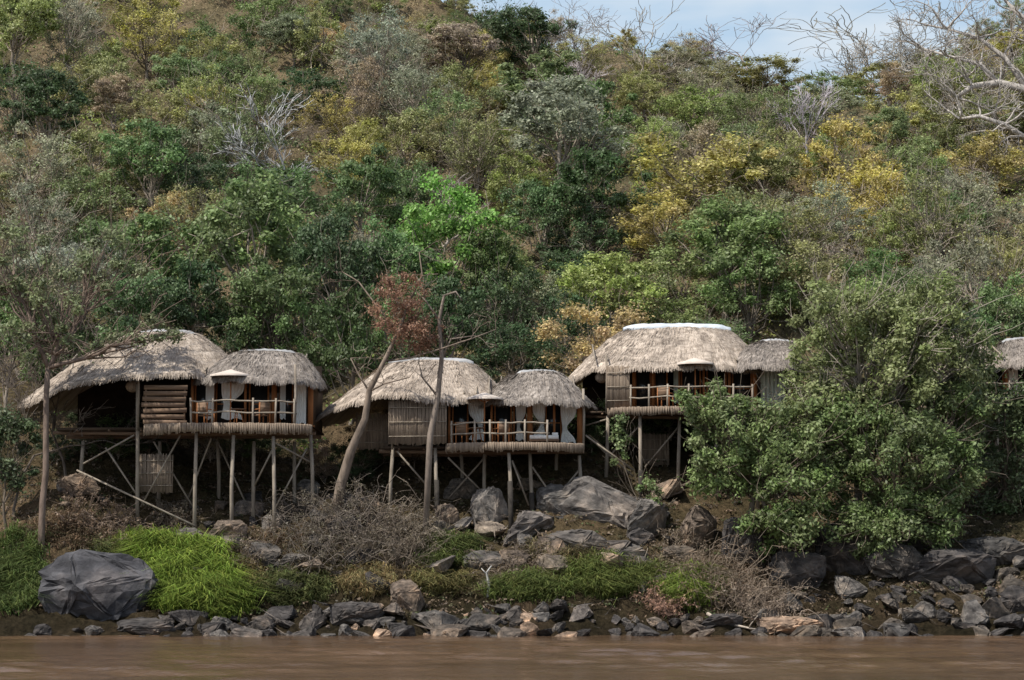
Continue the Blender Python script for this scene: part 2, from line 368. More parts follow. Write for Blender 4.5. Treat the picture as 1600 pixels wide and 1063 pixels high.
def plant(kind, X0, Y0, sx, sz, col, px, py, under=False):
    z = float(T(X0, Y0)); i = random.randrange(len(PR[kind])); tm, cm = PR[kind][i]
    e = link(KNAME[kind], None, loc=(X0, Y0, z)); e.rotation_euler = (0, 0, random.uniform(0, 6.28)); e.scale = (sx, sx, sz)
    c = np.array(COL[col])*random.uniform(.88, 1.15)*np.array([random.uniform(.92, 1.1), 1, random.uniform(.9, 1.25)])
    if cm is None: link('trunk', tm, e, c)
    else:
        link('trunk', tm, e, np.array((.25, .21, .17))*random.uniform(.7, 1.6)); link('crown', cm, e, c)
    tag(e, None, KC[kind], 'trees and bushes on the hillside')
    cw = colword(px).replace('above', 'under') if under else roww(Y0)+' '+colword(px)
    later(e, '%s %s %s' % (LOOK[col], KW[kind], cw), px)
    placed.append((X0, Y0, sx, px, py, kind, col))
def plant_px(px, py, wp, hp, kind, col, y0=8.0):
    ref = dict(round=(6, 5.6, 4.), loose=(6.2, 6., 4.), bush=(6, 6.4, 2.9), bare=(5.5, 7, 3.8), wide=(10, 7, 4))[kind]
    for Yq in np.arange(y0, 106, .5):
        pm = F/(90+Yq); sz = hp/pm/ref[1]; P = W(px, py, Yq)
        if T(P[0], Yq)+ref[2]*sz >= P[2]: break
    sx = wp/pm/ref[0]; plant(kind, P[0], Yq, sx, sz, col, px, py)
HAND = [
 # ridge
 (30,40,150,130,'round','lime'),(110,50,110,140,'loose','grey'),(230,60,150,110,'loose','yellow'),(330,70,120,110,'bush','green'),(430,30,140,100,'bush','mid'),
 (505,60,110,110,'bush','olive'),(590,80,150,150,'loose','grey'),(690,70,120,90,'bush','olive'),(755,85,80,80,'bush','yellow'),(822,55,150,115,'round','dark'),
 (905,95,110,80,'loose','olive'),(985,62,230,160,'wide','twig'),(1040,105,130,60,'bush','grey'),(1110,110,120,50,'loose','olive'),(1200,120,150,60,'bush','olive'),(900,50,150,120,'wide','twig'),
 (1290,62,330,170,'wide','twig'),(1180,62,200,130,'wide','twig'),(1370,60,200,150,'wide','pale'),(1390,130,150,60,'bush','olive'),(1470,125,150,80,'bush','lime'),(1450,60,170,150,'wide','twig'),
 (380,110,110,90,'bush','olive'),(160,100,110,90,'bush','lime'),(280,120,110,90,'round','mid'),(1300,140,130,60,'bush','mid'),(1100,140,130,60,'bush','olive'),
 # high
 (80,170,150,130,'round','dark'),(175,140,120,110,'bush','olive'),(245,200,150,110,'bush','olive'),(320,170,130,130,'loose','lime'),(400,160,120,110,'bush','mid'),
 (480,150,150,100,'bush','dark'),(560,140,110,120,'loose','dry'),(645,150,130,110,'loose','grey'),(720,150,120,110,'bush','olive'),(850,140,190,130,'round','mid'),
 (930,170,130,120,'round','green'),(1010,170,130,100,'bush','olive'),(1090,180,150,90,'bush','lime'),(1180,180,130,90,'loose','mid'),(1290,180,150,90,'bush','grey'),
 (1400,195,140,100,'bush','yellow'),(1500,195,140,100,'bush','olive'),
 # mid slope
 (50,270,180,150,'loose','grey'),(150,260,140,130,'bush','olive'),(235,250,160,140,'round','green'),(300,290,130,110,'bush','dark'),(380,240,150,140,'loose','mid'),
 (495,235,150,190,'bare','pale'),(560,240,120,110,'bush','yellow'),(630,225,130,120,'bush','olive'),(740,245,130,130,'loose','olive'),(870,195,220,170,'round','grey'),
 (940,235,130,110,'bush','green'),(1100,275,250,160,'bush','yellow'),(1020,230,120,100,'bush','lime'),(1210,250,130,120,'loose','olive'),(1325,260,150,160,'bush','yellow'),
 (1430,270,140,120,'bush','mid'),(1540,260,170,120,'bush','yellow'),(1480,240,120,100,'bush','olive'),(1310,200,180,70,'wide','twig'),(450,290,110,90,'bush','green'),
 # low slope
 (60,360,160,160,'loose','grey'),(140,330,140,130,'bush','mid'),(210,400,200,170,'round','green'),(300,350,140,120,'loose','olive'),(400,380,240,230,'round','mid'),
 (575,300,160,160,'round','green'),(640,300,120,130,'bush','green'),(700,380,200,210,'round','vivid'),(800,300,120,120,'bush','lime'),(850,330,130,130,'round','green'),
 (930,300,170,160,'round','dark'),(900,380,140,130,'bush','dark'),(1040,360,170,120,'bush','yellow'),(1140,390,230,160,'round','mid'),(1240,360,130,120,'bush','olive'),
 (1360,320,180,170,'bush','yellow'),(1450,340,160,160,'loose','olive'),(1400,380,120,130,'bush','lime'),(1540,360,160,150,'bush','grey'),(1580,420,130,150,'loose','olive'),
 # behind the roofs
 (40,470,170,190,'loose','grey'),(130,440,150,180,'loose','grey'),(210,480,160,180,'round','green'),(310,480,160,180,'round','dark'),(420,480,170,190,'round','green'),(520,430,150,200,'round','dark'),
 (545,530,140,200,'round','dark'),(600,430,150,170,'round','green'),(770,430,130,160,'round','green'),(800,500,150,180,'bush','dark'),(840,465,110,110,'bush','grey'),(950,450,190,140,'round','lime'),
 (1060,450,190,140,'bush','mid'),(1170,450,160,140,'round','green'),(1270,450,160,140,'bush','olive'),(1370,450,150,130,'bush','green'),(1500,440,170,180,'loose','grey'),
 (1570,520,150,170,'round','green'),(880,530,120,140,'bush','dark'),(700,500,130,160,'round','dark'),(1340,520,160,160,'round','mid'),(1470,560,160,200,'round','dark'),
 (20,560,130,190,'round','green'),(90,540,130,180,'bush','dark'),(480,540,120,180,'bush','green'),(370,540,130,160,'bush','dark'),(630,520,120,170,'bush','green'),
]
for h in HAND: plant_px(*h)
HP = np.array([(h[0], h[1]) for h in HAND])
cnt = 0
for row, y0 in enumerate(np.arange(12, 103, 4.9)):
    wid = (90+y0)*800/F+3
    for x0 in np.arange(-wid, wid, 5.8):
        x = x0+random.uniform(-2.4, 2.4)+(row % 2)*2.9; y = y0+random.uniform(-2.2, 2.2)
        if any((x-p[0])**2+((y-p[1])*.8)**2 < (1.9*p[2]+.6)**2 for p in placed): continue
        z = float(T(x, y)); px, py = project(x, y, z+3)
        if px < -50 or px > 1650: continue
        if 790 < px < 880 and 400 < py < 455: continue
        k = int(np.argmin(((HP-[px, py])**2).sum(1))); col = HAND[k][5]; 
        if col in ('pale', 'twig') or random.random() < .55: col = random.choice(['olive', 'grey', 'mid', 'yellow', 'dry', 'olive', 'lime', 'mid', 'dry', 'green', 'grey', 'orange'])
        kind = random.choice(['bush', 'bush', 'bush', 'loose', 'loose', 'round']) if random.random() > .15 else random.choice(['bare', 'wide'])
        if kind in ('bare', 'wide'): col = random.choice(['pale', 'twig', 'twig'])
        s = random.uniform(.6, 1.02)*(1 if y < 80 else .66)
        if kind == 'wide': s *= .6
        plant(kind, x, y, s*1.08, s*random.uniform(.75, 1.0), col, px, py); cnt += 1
for px in list(range(90, 470, 48))+list(range(510, 930, 46))+list(range(950, 1200, 50)):  # dark bushes added behind the stilts to deepen the shade under the decks
    y = random.uniform(4.6, 6.8); x = W(px, 700, y)[0]; s = random.uniform(.28, .42); plant('bush', x, y, s*1.2, s, random.choice(['dark', 'green', 'dry']), px, 700, True)
print('filler', cnt, 'total', len(placed))
def cover(nc, n, ylo, yhi, rad, hz, cols, Ls, name_seed):
    rng = np.random.default_rng(name_seed); y = ylo+(yhi-ylo)*rng.random(nc)**.85; x = (rng.random(nc)*2-1)*((90+y)*800/F+3)
    c = np.stack([x, y, T(x, y)+hz*rng.random(nc)], -1); V, Fq, v, hc = leaf_quads(rng, c, rad*(.5+rng.random(nc)), n, Ls, Ls*.55, .8, .3, 1.6)
    cc = np.array(cols)[np.repeat(rng.integers(0, len(cols), nc), n)]*(.65+1.5*v)[:, None]; return V, Fq, cc
V, Fq, cc = cover(5600, 36, 7, 112, .85, 1.2, [COL['olive'], COL['grey'], COL['mid'], COL['dry'], (.25, .21, .12), COL['lime'], COL['green']], .18, 8)
tag(link('undergrowth', np_mesh('undergrowth', V, Fq, M['cover'], fcol=cc)), 'low tangled undergrowth between the hillside trees', 'undergrowth', kind='stuff')

# ------------------------------------------------------------------ riverside trees built one by one
def hero(name, label, cat, base, parts, col, wood=(.16, .13, .10), r0=.2, leaf=(.18, .09), n=220, rc=.7, nl=40, twigs=3, seed=1, flat=.8, md=.45, fork=None):
    rng = np.random.default_rng(seed); O = np.array(base, float); e = link(name, None, loc=O); tag(e, label, cat)
    cl = []
    for (px, py, wp, hp, Yq, K) in parts:
        c = W(px, py, Yq); pm = F/(90+Yq); cl.append(clumps(rng, K, c, (wp/pm/2, wp/pm/2*.8, hp/pm/2), .3, -1, md))
    mb = MB(); st = O+np.array([0, 0, -.4]); rr = r0
    if fork is not None: fk = W(*fork); tr = curve(rng, st, fk, 8, 0, .04); mb.tube(tr, np.linspace(r0, r0*.75, 8), 8); st = tr[-1]; rr = r0*.7
    for g, (px, py, wp, hp, Yq, K) in zip(cl, parts):
        make_wood(rng, mb, st, W(px, py+hp*.12, Yq), rr, g, min(nl, len(g)), r0*.3, 7, twigs)
    mb.build('trunk', M['bark'], e, O, wood)
    cl = np.vstack(cl)
    V, Fq, v, hc = leaf_quads(rng, cl, rc*(.5+.8*rng.random(len(cl))), n, leaf[0], leaf[1], flat, .45)
    link('crown', np_mesh('crown', V-O, Fq, M['leaf'], {'v': v, 'c': hc}), e, col); return e
def gp(px, Yq):
    x = W(px, 800, Yq)[0]; return (x, Yq, float(T(x, Yq)))
hero('riverside_tree', 'big leafy riverside tree standing just right of the right lodge', 'tree', gp(1330, -2), [(1355, 580, 230, 210, -2, 74), (1450, 550, 200, 200, -1, 54), (1320, 490, 190, 100, -2, 26), (1440, 470, 170, 80, -1, 18), (1520, 600, 120, 150, 0, 24), (1280, 650, 120, 120, -2.5, 30)],
     (.135, .165, .052), wood=(.32, .28, .23), r0=.2, n=250, rc=.60, seed=31, twigs=5, fork=(1340, 690, -2))
hero('riverside_tree', 'drooping green tree over the rocks just right of the right lodge stilts', 'tree', gp(1180, -3), [(1145, 705, 180, 170, -3, 54), (1240, 730, 170, 180, -4, 50), (1110, 630, 90, 80, -3.2, 14), (1215, 820, 120, 80, -4.5, 20)],
     (.11, .155, .044), r0=.15, n=240, rc=.55, seed=32, fork=(1180, 760, -3))
hero('riverside_tree', 'wide dark leafy tree whose crown hangs down towards the right shore rocks', 'tree', gp(1400, -3.5), [(1400, 740, 240, 240, -3.5, 84), (1320, 680, 170, 170, -3, 38), (1480, 670, 130, 190, -2, 40), (1370, 830, 130, 90, -4.5, 22), (1450, 820, 120, 90, -4, 18)],
     (.095, .135, .04), r0=.18, n=240, rc=.60, seed=33, fork=(1400, 790, -3.5))
hero('riverside_tree', 'shady dark green tree at the right edge beneath the cut-off lodge roof', 'tree', gp(1570, 1), [(1570, 710, 150, 220, 1, 50), (1612, 620, 70, 60, 0, 10)], (.07, .10, .036), r0=.16, n=220, rc=.62, seed=34)
hero('overhanging_tree', 'tall grey-green tree with a thin brown trunk at the left lodge corner', 'tree', gp(66, -3.5), [(90, 490, 190, 150, -3.5, 24), (215, 520, 110, 50, -4, 9), (150, 420, 160, 130, -2, 20), (20, 400, 120, 200, -3, 20)],
     (.13, .155, .068), wood=(.20, .15, .12), r0=.15, n=140, rc=.48, seed=35, twigs=6, nl=30, fork=(75, 575, -3.5))
hero('thicket_tree', 'shadowy green bush at the left edge behind the grassy bank', 'bush', gp(12, -2), [(10, 710, 80, 150, -2, 22)], (.06, .085, .035), r0=.08, n=200, rc=.5, seed=36)
hero('young_tree', 'slender light green sapling between the middle and right lodge stilts', 'tree', gp(1020, -1), [(1020, 770, 50, 70, -1, 9), (965, 690, 26, 110, -.5, 7)], (.12, .17, .055), r0=.04, n=90, rc=.3, seed=37, leaf=(.15, .09))
def pxline(pts, Yq): return [W(a, c, Yq+d) for (a, c, d) in pts]
rng = np.random.default_rng(77); Yb = 58; B = np.array(gp(1640, Yb)); e = link('bare_tree', None, loc=B); tag(e, 'huge pale bare tree whose thick limbs reach in at the upper right edge', 'bare tree')
mb = MB(); fk = W(1640, 215, Yb); mb.tube([B-[0, 0, .5], (B+fk)/2+[.2, 0, 0], fk], [.95, .75, .65], 9)
for ln, r in [([(1640, 215, 0), (1605, 140, 0), (1560, 130, 0), (1520, 135, -1), (1495, 152, -1)], .42), ([(1640, 215, 0), (1600, 215, -1), (1570, 195, -2), (1530, 182, -2), (1500, 186, -2)], .28),
              ([(1605, 140, 0), (1570, 90, 1), (1530, 60, 1), (1480, 45, 1)], .24), ([(1640, 215, 0), (1625, 80, 0), (1600, 30, 0), (1570, 0, 0)], .34), ([(1560, 130, 0), (1530, 100, 0), (1490, 90, 0), (1455, 80, 0)], .2)]:
    P = pxline(ln, Yb); mb.tube(P, np.linspace(r, r*.35, len(P)), 7)
    for q_ in P[1:]:
        for k in range(3): grow(rng, mb, q_, rng.normal(size=3)*[1, 1, .7]+np.array([-.5, 0, .35]), 1.9, .09, 2, 5, .6, .02, 3, .2, fall=.74, rmin=.019)
mb.build('trunk', M['bark'], e, B, (.44, .40, .36))
rng = np.random.default_rng(41); B = np.array(gp(522, -2.2)); e = link('dying_tree', None, loc=B); tag(e, 'leaning bare-limbed tree with a cluster of rust-brown dead leaves before the middle lodge', 'tree')
mb = MB(); Yt = -2.6
tr = [W(548, 705, Yt), W(570, 655, Yt), W(577, 610, Yt), W(600, 565, Yt-.2), W(622, 520, Yt-.2), W(640, 470, Yt)]
mb.tube([B-np.array([0, 0, .4]), (B+tr[0])/2-np.array([.1, 0, .1])]+tr, [.25, .23, .20, .15, .13, .1, .08, .05], 7)
for ln, r in [([(577, 612, 0), (560, 585, .3), (548, 560, .3)], .05), ([(600, 565, 0), (640, 560, -.2), (690, 545, -.3), (735, 530, 0), (775, 515, .2)], .05), ([(622, 520, 0), (590, 480, 0), (560, 440, .4), (535, 425, .6)], .05),
              ([(640, 470, 0), (660, 430, .2), (655, 395, .3)], .05), ([(577, 612, 0), (600, 600, -.3), (640, 590, -.4)], .05)]:
    P = pxline(ln, Yt); mb.tube(P, np.linspace(r, .02, len(P)), 5)
    for q in P[1:]:
        for k in range(2): grow(rng, mb, q, rng.normal(size=3)+np.array([0, 0, .5]), .7, .02, 3, 5, .6, .02, 2, rmin=.01)
mb.build('trunk', M['bark'], e, B, (.21, .165, .13))
cl = np.vstack([clumps(rng, 46, W(630, 485, Yt), (1.4, 1.2, 1.7), .15, -1, .25), clumps(rng, 20, W(655, 525, Yt), (.9, .8, .9), .2, -1, .25)])
V, Fq, v, hc = leaf_quads(rng, cl, .25+.3*rng.random(len(cl)), 95, .13, .06, .9, .2, 1.4)
link('crown', np_mesh('crown', V-B, Fq, M['leaf'], {'v': v, 'c': hc*.3+.6}), e, (.19, .10, .062))
B = np.array(gp(668, -2)); e = link('forked_tree', None, loc=B); tag(e, 'thin bare forked tree with a pale hooked branch tip rising past the middle lodge roof', 'bare tree')
mb = MB(); P = pxline([(664, 740, 0), (672, 680, 0), (684, 620, 0), (690, 560, 0), (686, 500, 0), (694, 462, 0), (712, 456, 0), (722, 470, 0)], -2.2); P[0][2] = B[2]-.3
mb.tube(P, [.15, .14, .12, .10, .08, .06, .045, .02], 6)
for ln in [[(690, 560, 0), (705, 530, .2), (740, 525, .3)], [(686, 500, 0), (665, 470, .1), (650, 455, .2)], [(684, 620, 0), (660, 590, .2), (655, 570, .3)]]:
    Q = pxline(ln, -2.2); mb.tube(Q, np.linspace(.05, .02, 3), 5)
    for q_ in Q[1:]:
        for k in range(2): grow(rng, mb, q_, rng.normal(size=3)+np.array([0, 0, .3]), .6, .018, 3, 5, .6, 0, 2, rmin=.01)
mb.build('trunk', M['bark'], e, B, (.24, .195, .16))
for px, Yq, lab in [(24, -1, 'leafless grey thicket tree at the far left edge of the bank'), (100, 2.5, 'leafless vine-hung tree behind the left corner of the left lodge roof')]:
    B = np.array(gp(px, Yq)); mb = MB(); grow(rng, mb, B-[0, 0, .4], (0, .05, 1), 3.4, .085, 0, 5, .5, .03, 3, .2, rmin=.012); e = link('bare_tree', None, loc=B); tag(e, lab, 'bare tree'); mb.build('trunk', M['bark'], e, B, (.17, .14, .115))

# ------------------------------------------------------------------ lodges
def sgnp(a, p): return np.sign(a)*np.abs(a)**p
def dome(name, e, O, Y0, x0p, x1p, r0p, r1p, rpy, cy, bb, eave, mat, seed, cap='cap_dull', ex_=1.18, cw=1.0):
    rng = np.random.default_rng(seed)
    n, m = 120, 20; Yf = Y0+cy-bb
    xa = W(x0p, eave[0][1], Y0+cy)[0]; xb = W(x1p, eave[-1][1], Y0+cy)[0]; cx = (xa+xb)/2; a = (xb-xa)/2
    ex = [W(p, q_, Yf)[0] for p, q_ in eave]; ez = [W(p, q_, Yf)[2] for p, q_ in eave]
    R0 = W(r0p, rpy, Y0+cy); R1 = W(r1p, rpy, Y0+cy); rm = (R0+R1)/2; rh = (R1[0]-R0[0])/2
    th = np.linspace(0, 2*PI, n+1)
    c, s = np.cos(th), np.sin(th)
    E = np.stack([cx+a*sgnp(c, .95), Y0+cy+bb*sgnp(s, .92), 0*c], -1)
    E[:, 2] = np.interp(E[:, 0], ex, ez)+.05*np.sin(th*7+seed)+.035*np.sin(th*23)+rng.normal(size=n+1)*.02; E[-1] = E[0]
    R = np.stack([rm[0]+rh*np.clip(c*1.15, -1, 1), Y0+cy+.3*s, rm[2]-.12*c*c], -1)
    fn = lambda t: 1-(1-t)**ex_
    V = []; UV = []
    for k in range(m+1):
        t = k/m; f = fn(t); P = E+(R-E)*t; P[:, 2] = E[:, 2]+(R[:, 2]-E[:, 2])*f+.2*math.sin(PI*t)*np.sin(th*3+seed)*.6
        if 0 < k < m: P = P+rng.normal(size=P.shape)*.02; P[-1] = P[0]; P[:, 2] += .035*((k % 4) == 1)
        V.append(P); UV.append(np.stack([th*a, np.full(n+1, t*3)], -1))
    def under(t, dz): 
        P = E+(R-E)*t; P[:, 2] = E[:, 2]+(R[:, 2]-E[:, 2])*fn(t)-dz; return P
    rows = [under(.8, .28), under(.4, .22), under(.03, .13), E*1]+V[1:]
    rows[3][:, 2] -= .02
    uvs = [UV[0]]*3+UV
    G = np.array(rows); K = len(rows); U = np.array(uvs)
    i = (np.arange(K-1)[:, None]*(n+1)+np.arange(n)[None, :]).ravel()
    Fq = np.stack([i, i+1, i+n+2, i+n+1], -1); VV = G.reshape(-1, 3); UU = U.reshape(-1, 2)
    Ns = 7500; nf = 2600; tt = rng.random(Ns)*.95; ti = rng.integers(0, n, Ns)
    tt[:nf] = rng.random(nf)*.02
    def surf(ti, t): 
        P = E[ti]+(R[ti]-E[ti])*t[:, None]; P[:, 2] = E[ti, 2]+(R[ti, 2]-E[ti, 2])*fn(t)+.12*np.sin(PI*t)*np.sin(th[ti]*3+seed); return P
    A = surf(ti, tt); t2 = np.minimum(tt+.09, 1); Bp = surf(ti, t2); dr = A-Bp; dr /= np.linalg.norm(dr, axis=1)[:, None]+1e-6
    fr = np.arange(Ns) < nf
    dr[fr] += np.array([0, 0, -.8]); dr += rng.normal(size=dr.shape)*.08; dr /= np.linalg.norm(dr, axis=1)[:, None]
    side = E[(ti+1) % n]-E[ti]; A = A+side*rng.random(Ns)[:, None]; side /= np.linalg.norm(side, axis=1)[:, None]+1e-6
    out = np.stack([dr[:, 0]*.3, dr[:, 1]*.3, np.full(Ns, .5)], -1); ln = (.12+.24*rng.random(Ns))[:, None]; ln[fr] *= .7; wd = .015
    root = A-dr*.1+out*.01; tip = A+dr*ln+out*.06; tip[fr] -= out[fr]*.04
    S = np.stack([root-side*wd, root+side*wd, tip+side*wd*.4, tip-side*wd*.4], 1).reshape(-1, 3)
    SU = np.repeat(np.stack([th[ti]*a+rng.normal(size=Ns)*1, tt*3+rng.normal(size=Ns)*.5], -1), 4, 0)
    Fs = np.arange(Ns*4).reshape(-1, 4)+len(VV)
    Fall = np.vstack([Fq, Fs]); Vall = np.vstack([VV, S]); Uall = np.vstack([UU, SU])
    ro = link(name, np_mesh(name, Vall-O, Fall, mat, uv=Uall[Fall.ravel()]), e)
    k = 26; u = np.linspace(-1.12, 1.12, k); capv = []; sec = [(-.40, .26), (-.30, .11), (-.12, .02), (.12, .02), (.30, .11), (.40, .26), (.2, .36), (-.2, .36)]
    for uu in u:
        zc = rm[2]+.145*cw-.12*min(uu*uu, 1)+.05*uu*uu-(.14*max(0, abs(uu)-.92)/.2)+rng.normal()*.008; wf = (1 if abs(uu) < 1 else .85)*cw
        capv.append([[rm[0]+rh*uu, Y0+cy+yy*wf, zc-dz*cw+rng.normal()*.01] for yy, dz in sec])
    capv = np.array(capv); q8 = 8; b = MB()
    i = np.arange(k-1)[:, None]*q8; j = np.arange(q8)[None, :]; b.add(capv.reshape(-1, 3), np.stack([i+j, i+(j+1) % q8, i+q8+(j+1) % q8, i+q8+j], -1).reshape(-1, 4))
    for ei in (0, k-1):
        o = ei*q8; b.F.append(np.array([[o, o+1, o+6, o+7], [o+1, o+2, o+3, o+6], [o+3, o+4, o+5, o+6]]))
    b.build('ridge_cap', M[cap], ro, O, smooth=True)
    return ro
def curtain(e, O, x0, x1, yt, yb, Yq, tied, mat, seed):
    A = W(x0, yt, Yq); B_ = W(x1, yb, Yq); wd = B_[0]-A[0]; h = A[2]-B_[2]; nu, nv = 26, 14; V = []
    for k in range(nv+1):
        t = k/nv; sc = 1.0; sh = 0
        if tied: sc = 1-.72*math.exp(-((t-.62)/.22)**2); sh = (-1 if tied == 'l' else 1)*(1-sc)*.35*wd
        for i in range(nu+1):
            u = i/nu-.5; V.append([A[0]+wd/2+sh+u*wd*sc, Yq+.05*math.sin(u*38+seed)+.015*math.sin(u*90), A[2]-t*h+(.04*math.sin(u*9) if k == nv else 0)])
    i = (np.arange(nv)[:, None]*(nu+1)+np.arange(nu)[None, :]).ravel(); b = MB(); b.add(V, np.stack([i, i+1, i+nu+2, i+nu+1], -1)); b.build('curtain', mat, e, O, smooth=True)
def reed_panel(e, O, x0, x1, yt, yb, Yq, seed, name='reed_screen', step=.055):
    rng = np.random.default_rng(seed); A = W(x0, yt, Yq); B_ = W(x1, yb, Yq); b = MB(); x = A[0]
    while x < B_[0]:
        b.tube([[x, Yq+rng.normal()*.008, B_[2]-rng.random()*.12], [x+rng.normal()*.01, Yq+rng.normal()*.008, A[2]+rng.random()*.1]], .5*step*(.9+.3*rng.random()), 5); x += step
    o = b.build(name, M['reed'], e, O)
    b = MB()
    for f in (.15, .5, .85): z = A[2]+(B_[2]-A[2])*f; b.tube([[A[0], Yq-.06, z], [B_[0], Yq-.06, z+.02]], .02, 5)
    b.build('binding_rail', M['pole'], o, O)
def lodge(label, Y0, S):
    O = W((S['deck'][0]+S['deck'][1])/2, S['deck'][2], Y0); e = link('thatched_lodge', None, loc=O); tag(e, label, 'lodge', 'thatched stilt lodges along the river bank')
    P = lambda px, py, dy: W(px, py, Y0+dy)
    m = S['main']; dome('main_roof', e, O, Y0, m[0], m[1], m[2], m[3], m[4], 2.6, 4.2, m[5], M['thatch'], S['seed'], S.get('cap', 'cap_dull'), 1.22, 1.25 if 'cap' in S else .9)
    g = S['wing']; dome('wing_roof', e, O, Y0, g[0], g[1], g[2], g[3], g[4], 1.0, 2.9, g[5], M['thatch_shaded'], S['seed']+5, 'cap_dull', 1.45, .75)
    d0, d1, dpy, dh = S['deck']; zt = P((d0+d1)/2, dpy, -1.5)[2]; z2 = zt-dh*.022
    xl, xr = P(d0, dpy, -1)[0], P(d1, dpy, -1)[0]; xm = (xl+xr)/2; hw = (xr-xl)/2
    def fy(x): return Y0-.9-1.5*max(0, 1-((x-xm)/hw)**2)**.6
    b = MB(); nn = 30; X_ = np.linspace(xl, xr, nn); V = []
    for x in X_: V += [[x, fy(x)+.03, zt], [x, Y0+5, zt], [x, Y0+5, zt-.08], [x, fy(x)+.03, zt-.08]]
    i = np.arange(nn-1)[:, None]*4; j = np.arange(4)[None, :]; b.add(V, np.stack([i+j, i+(j+1) % 4, i+4+(j+1) % 4, i+4+j], -1).reshape(-1, 4)); b.build('deck_floor', M['plank'], e, O)
    rng = np.random.default_rng(S['seed']+9); b = MB(); x = xl
    while x < xr:
        y = fy(x); b.tube([[x, y-.03, zt+.02+rng.random()*.03], [x+rng.normal()*.012, y-.03, z2-rng.random()*.13]], .034, 5)
        sl = abs(fy(x+.03)-y); x += .07/math.sqrt(1+(sl/.03)**2)+.004
    b.build('deck_fascia', M['reed'], e, O)
    s0 = S['side']; xs0 = P(s0, dpy, 1)[0]
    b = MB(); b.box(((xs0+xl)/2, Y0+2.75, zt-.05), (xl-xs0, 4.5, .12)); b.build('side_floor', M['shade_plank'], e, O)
    b = MB(); b.tube([[xl, Y0-.75, zt-.2], [xm, Y0-1.4, zt-.2], [xr, Y0-.75, zt-.2]], .07, 7); b.tube([[xs0-.2, Y0+.8, zt-.20], [(xs0+xr)/2, Y0+.8, zt-.26], [xr, Y0+1, zt-.22]], .09, 7); b.tube([[xs0-.2, Y0+3.5, zt-.22], [xr, Y0+3.5, zt-.22]], .1, 7)
    for f in np.linspace(.08, .95, 8): x = xs0+(xr-xs0)*f; b.tube([[x, max(fy(x)+.1, Y0-2.2) if x > xl else Y0+.4, zt-.12], [x, Y0+4.8, zt-.12]], .05, 6)
    b.build('floor_beams', M['plank'], e, O)
    et = S['wall_top']; ztop = P(xm, et, 0)[2]+.45; ht = ztop-zt; xf = P(S['face0'], dpy, .6)[0]; xr2 = P(S['face1'], dpy, .6)[0]
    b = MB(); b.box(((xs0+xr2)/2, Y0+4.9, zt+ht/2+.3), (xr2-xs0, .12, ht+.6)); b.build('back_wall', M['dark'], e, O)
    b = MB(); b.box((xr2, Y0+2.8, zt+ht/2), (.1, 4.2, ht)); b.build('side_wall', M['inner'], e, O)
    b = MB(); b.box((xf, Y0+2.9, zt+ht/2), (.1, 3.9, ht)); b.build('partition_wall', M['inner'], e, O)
    b = MB(); b.box(((xf+xr2)/2, Y0+.6, ztop-.12), (xr2-xf+.2, .14, .2)); b.box(((xf+xr2)/2, Y0+.6, zt+.06), (xr2-xf+.2, .14, .1)); b.build('wall_plate', M['timber'], e, O)
    for px, wdm in S['tposts']:
        b = MB(); x = P(px, dpy, .5)[0]; b.box((x, Y0+.52, zt+ht/2), (wdm, .16, ht)); b.build('timber_post', M['timber'], e, O)
    for a0, a1 in S['doors']:
        x0, x1 = P(a0, dpy, .6)[0], P(a1, dpy, .6)[0]; fw = .07; b = MB()
        for xx in (x0+fw/2, x1-fw/2): b.box((xx, Y0+.66, zt+1.11+.02), (fw, .06, 2.2))
        b.box(((x0+x1)/2, Y0+.66, zt+2.26), (x1-x0, .063, .09)); b.box(((x0+x1)/2, Y0+.66, zt+.1), (x1-x0-.14, .06, .14)); b.box(((x0+x1)/2, Y0+.66, zt+1.05), (x1-x0-.14, .05, .05))
        dd = b.build('sliding_door', M['timber'], e, O); b = MB(); b.box(((x0+x1)/2, Y0+.68, zt+1.15), (x1-x0-.1, .012, 2.1)); b.build('pane', M['glass'], dd, O)
        b = MB(); b.box(((x0+x1)/2+.08*(x1-x0), Y0+.62, zt+1.1), (.03, .03, .2)); b.build('handle', M['cap'], dd, O)
    for k, (a0, a1, yt, yb, tied) in enumerate(S['curtains']): curtain(e, O, a0, a1, yt, yb, Y0+.38, tied, M[S.get('cmat', 'curtain')], S['seed']+k)
    for px in S['eposts']:
        b = MB(); x = P(px, dpy, -1)[0]; y = min(Y0-.6, fy(x)+.25) if xl < x < xr else Y0-.7; b.tube([[x, y, zt-.2], [x+.03, y, zt+1.2], [x, y, ztop+.1]], .055, 7); b.build('roof_post', M['pole'], e, O)
    b = MB()
    for f in np.linspace(0.04, .96, 16):
        x = xs0+(xr2-xs0)*f; b.tube([[x, Y0-.6, ztop-.1], [x, Y0+2.4, ztop+.9]], .04, 5)
    b.build('rafters', M['pole'], e, O)
    r0, r1, ra, rb = S['rail']
    za, zb = P(r0, ra, -2)[2], P(r0, rb, -2)[2]; b = MB(); xx = np.linspace(P(r0, ra, -2)[0], P(r1, ra, -2)[0], 14)
    for z in (za, zb): b.tube([[x, fy(x)+.14, z+.02*math.sin(x*3)+rng.normal()*.012] for x in xx], .034, 6)
    rr = b.build('railing', M['pole'], e, O)
    for px in S['rposts']:
        b = MB(); x = P(px, ra, -2)[0]; b.tube([[x, fy(x)+.14, zt-.15], [x+rng.normal()*.02, fy(x)+.14, za+.13]], .045, 7); b.build('railing_post', M['pole'], rr, O)
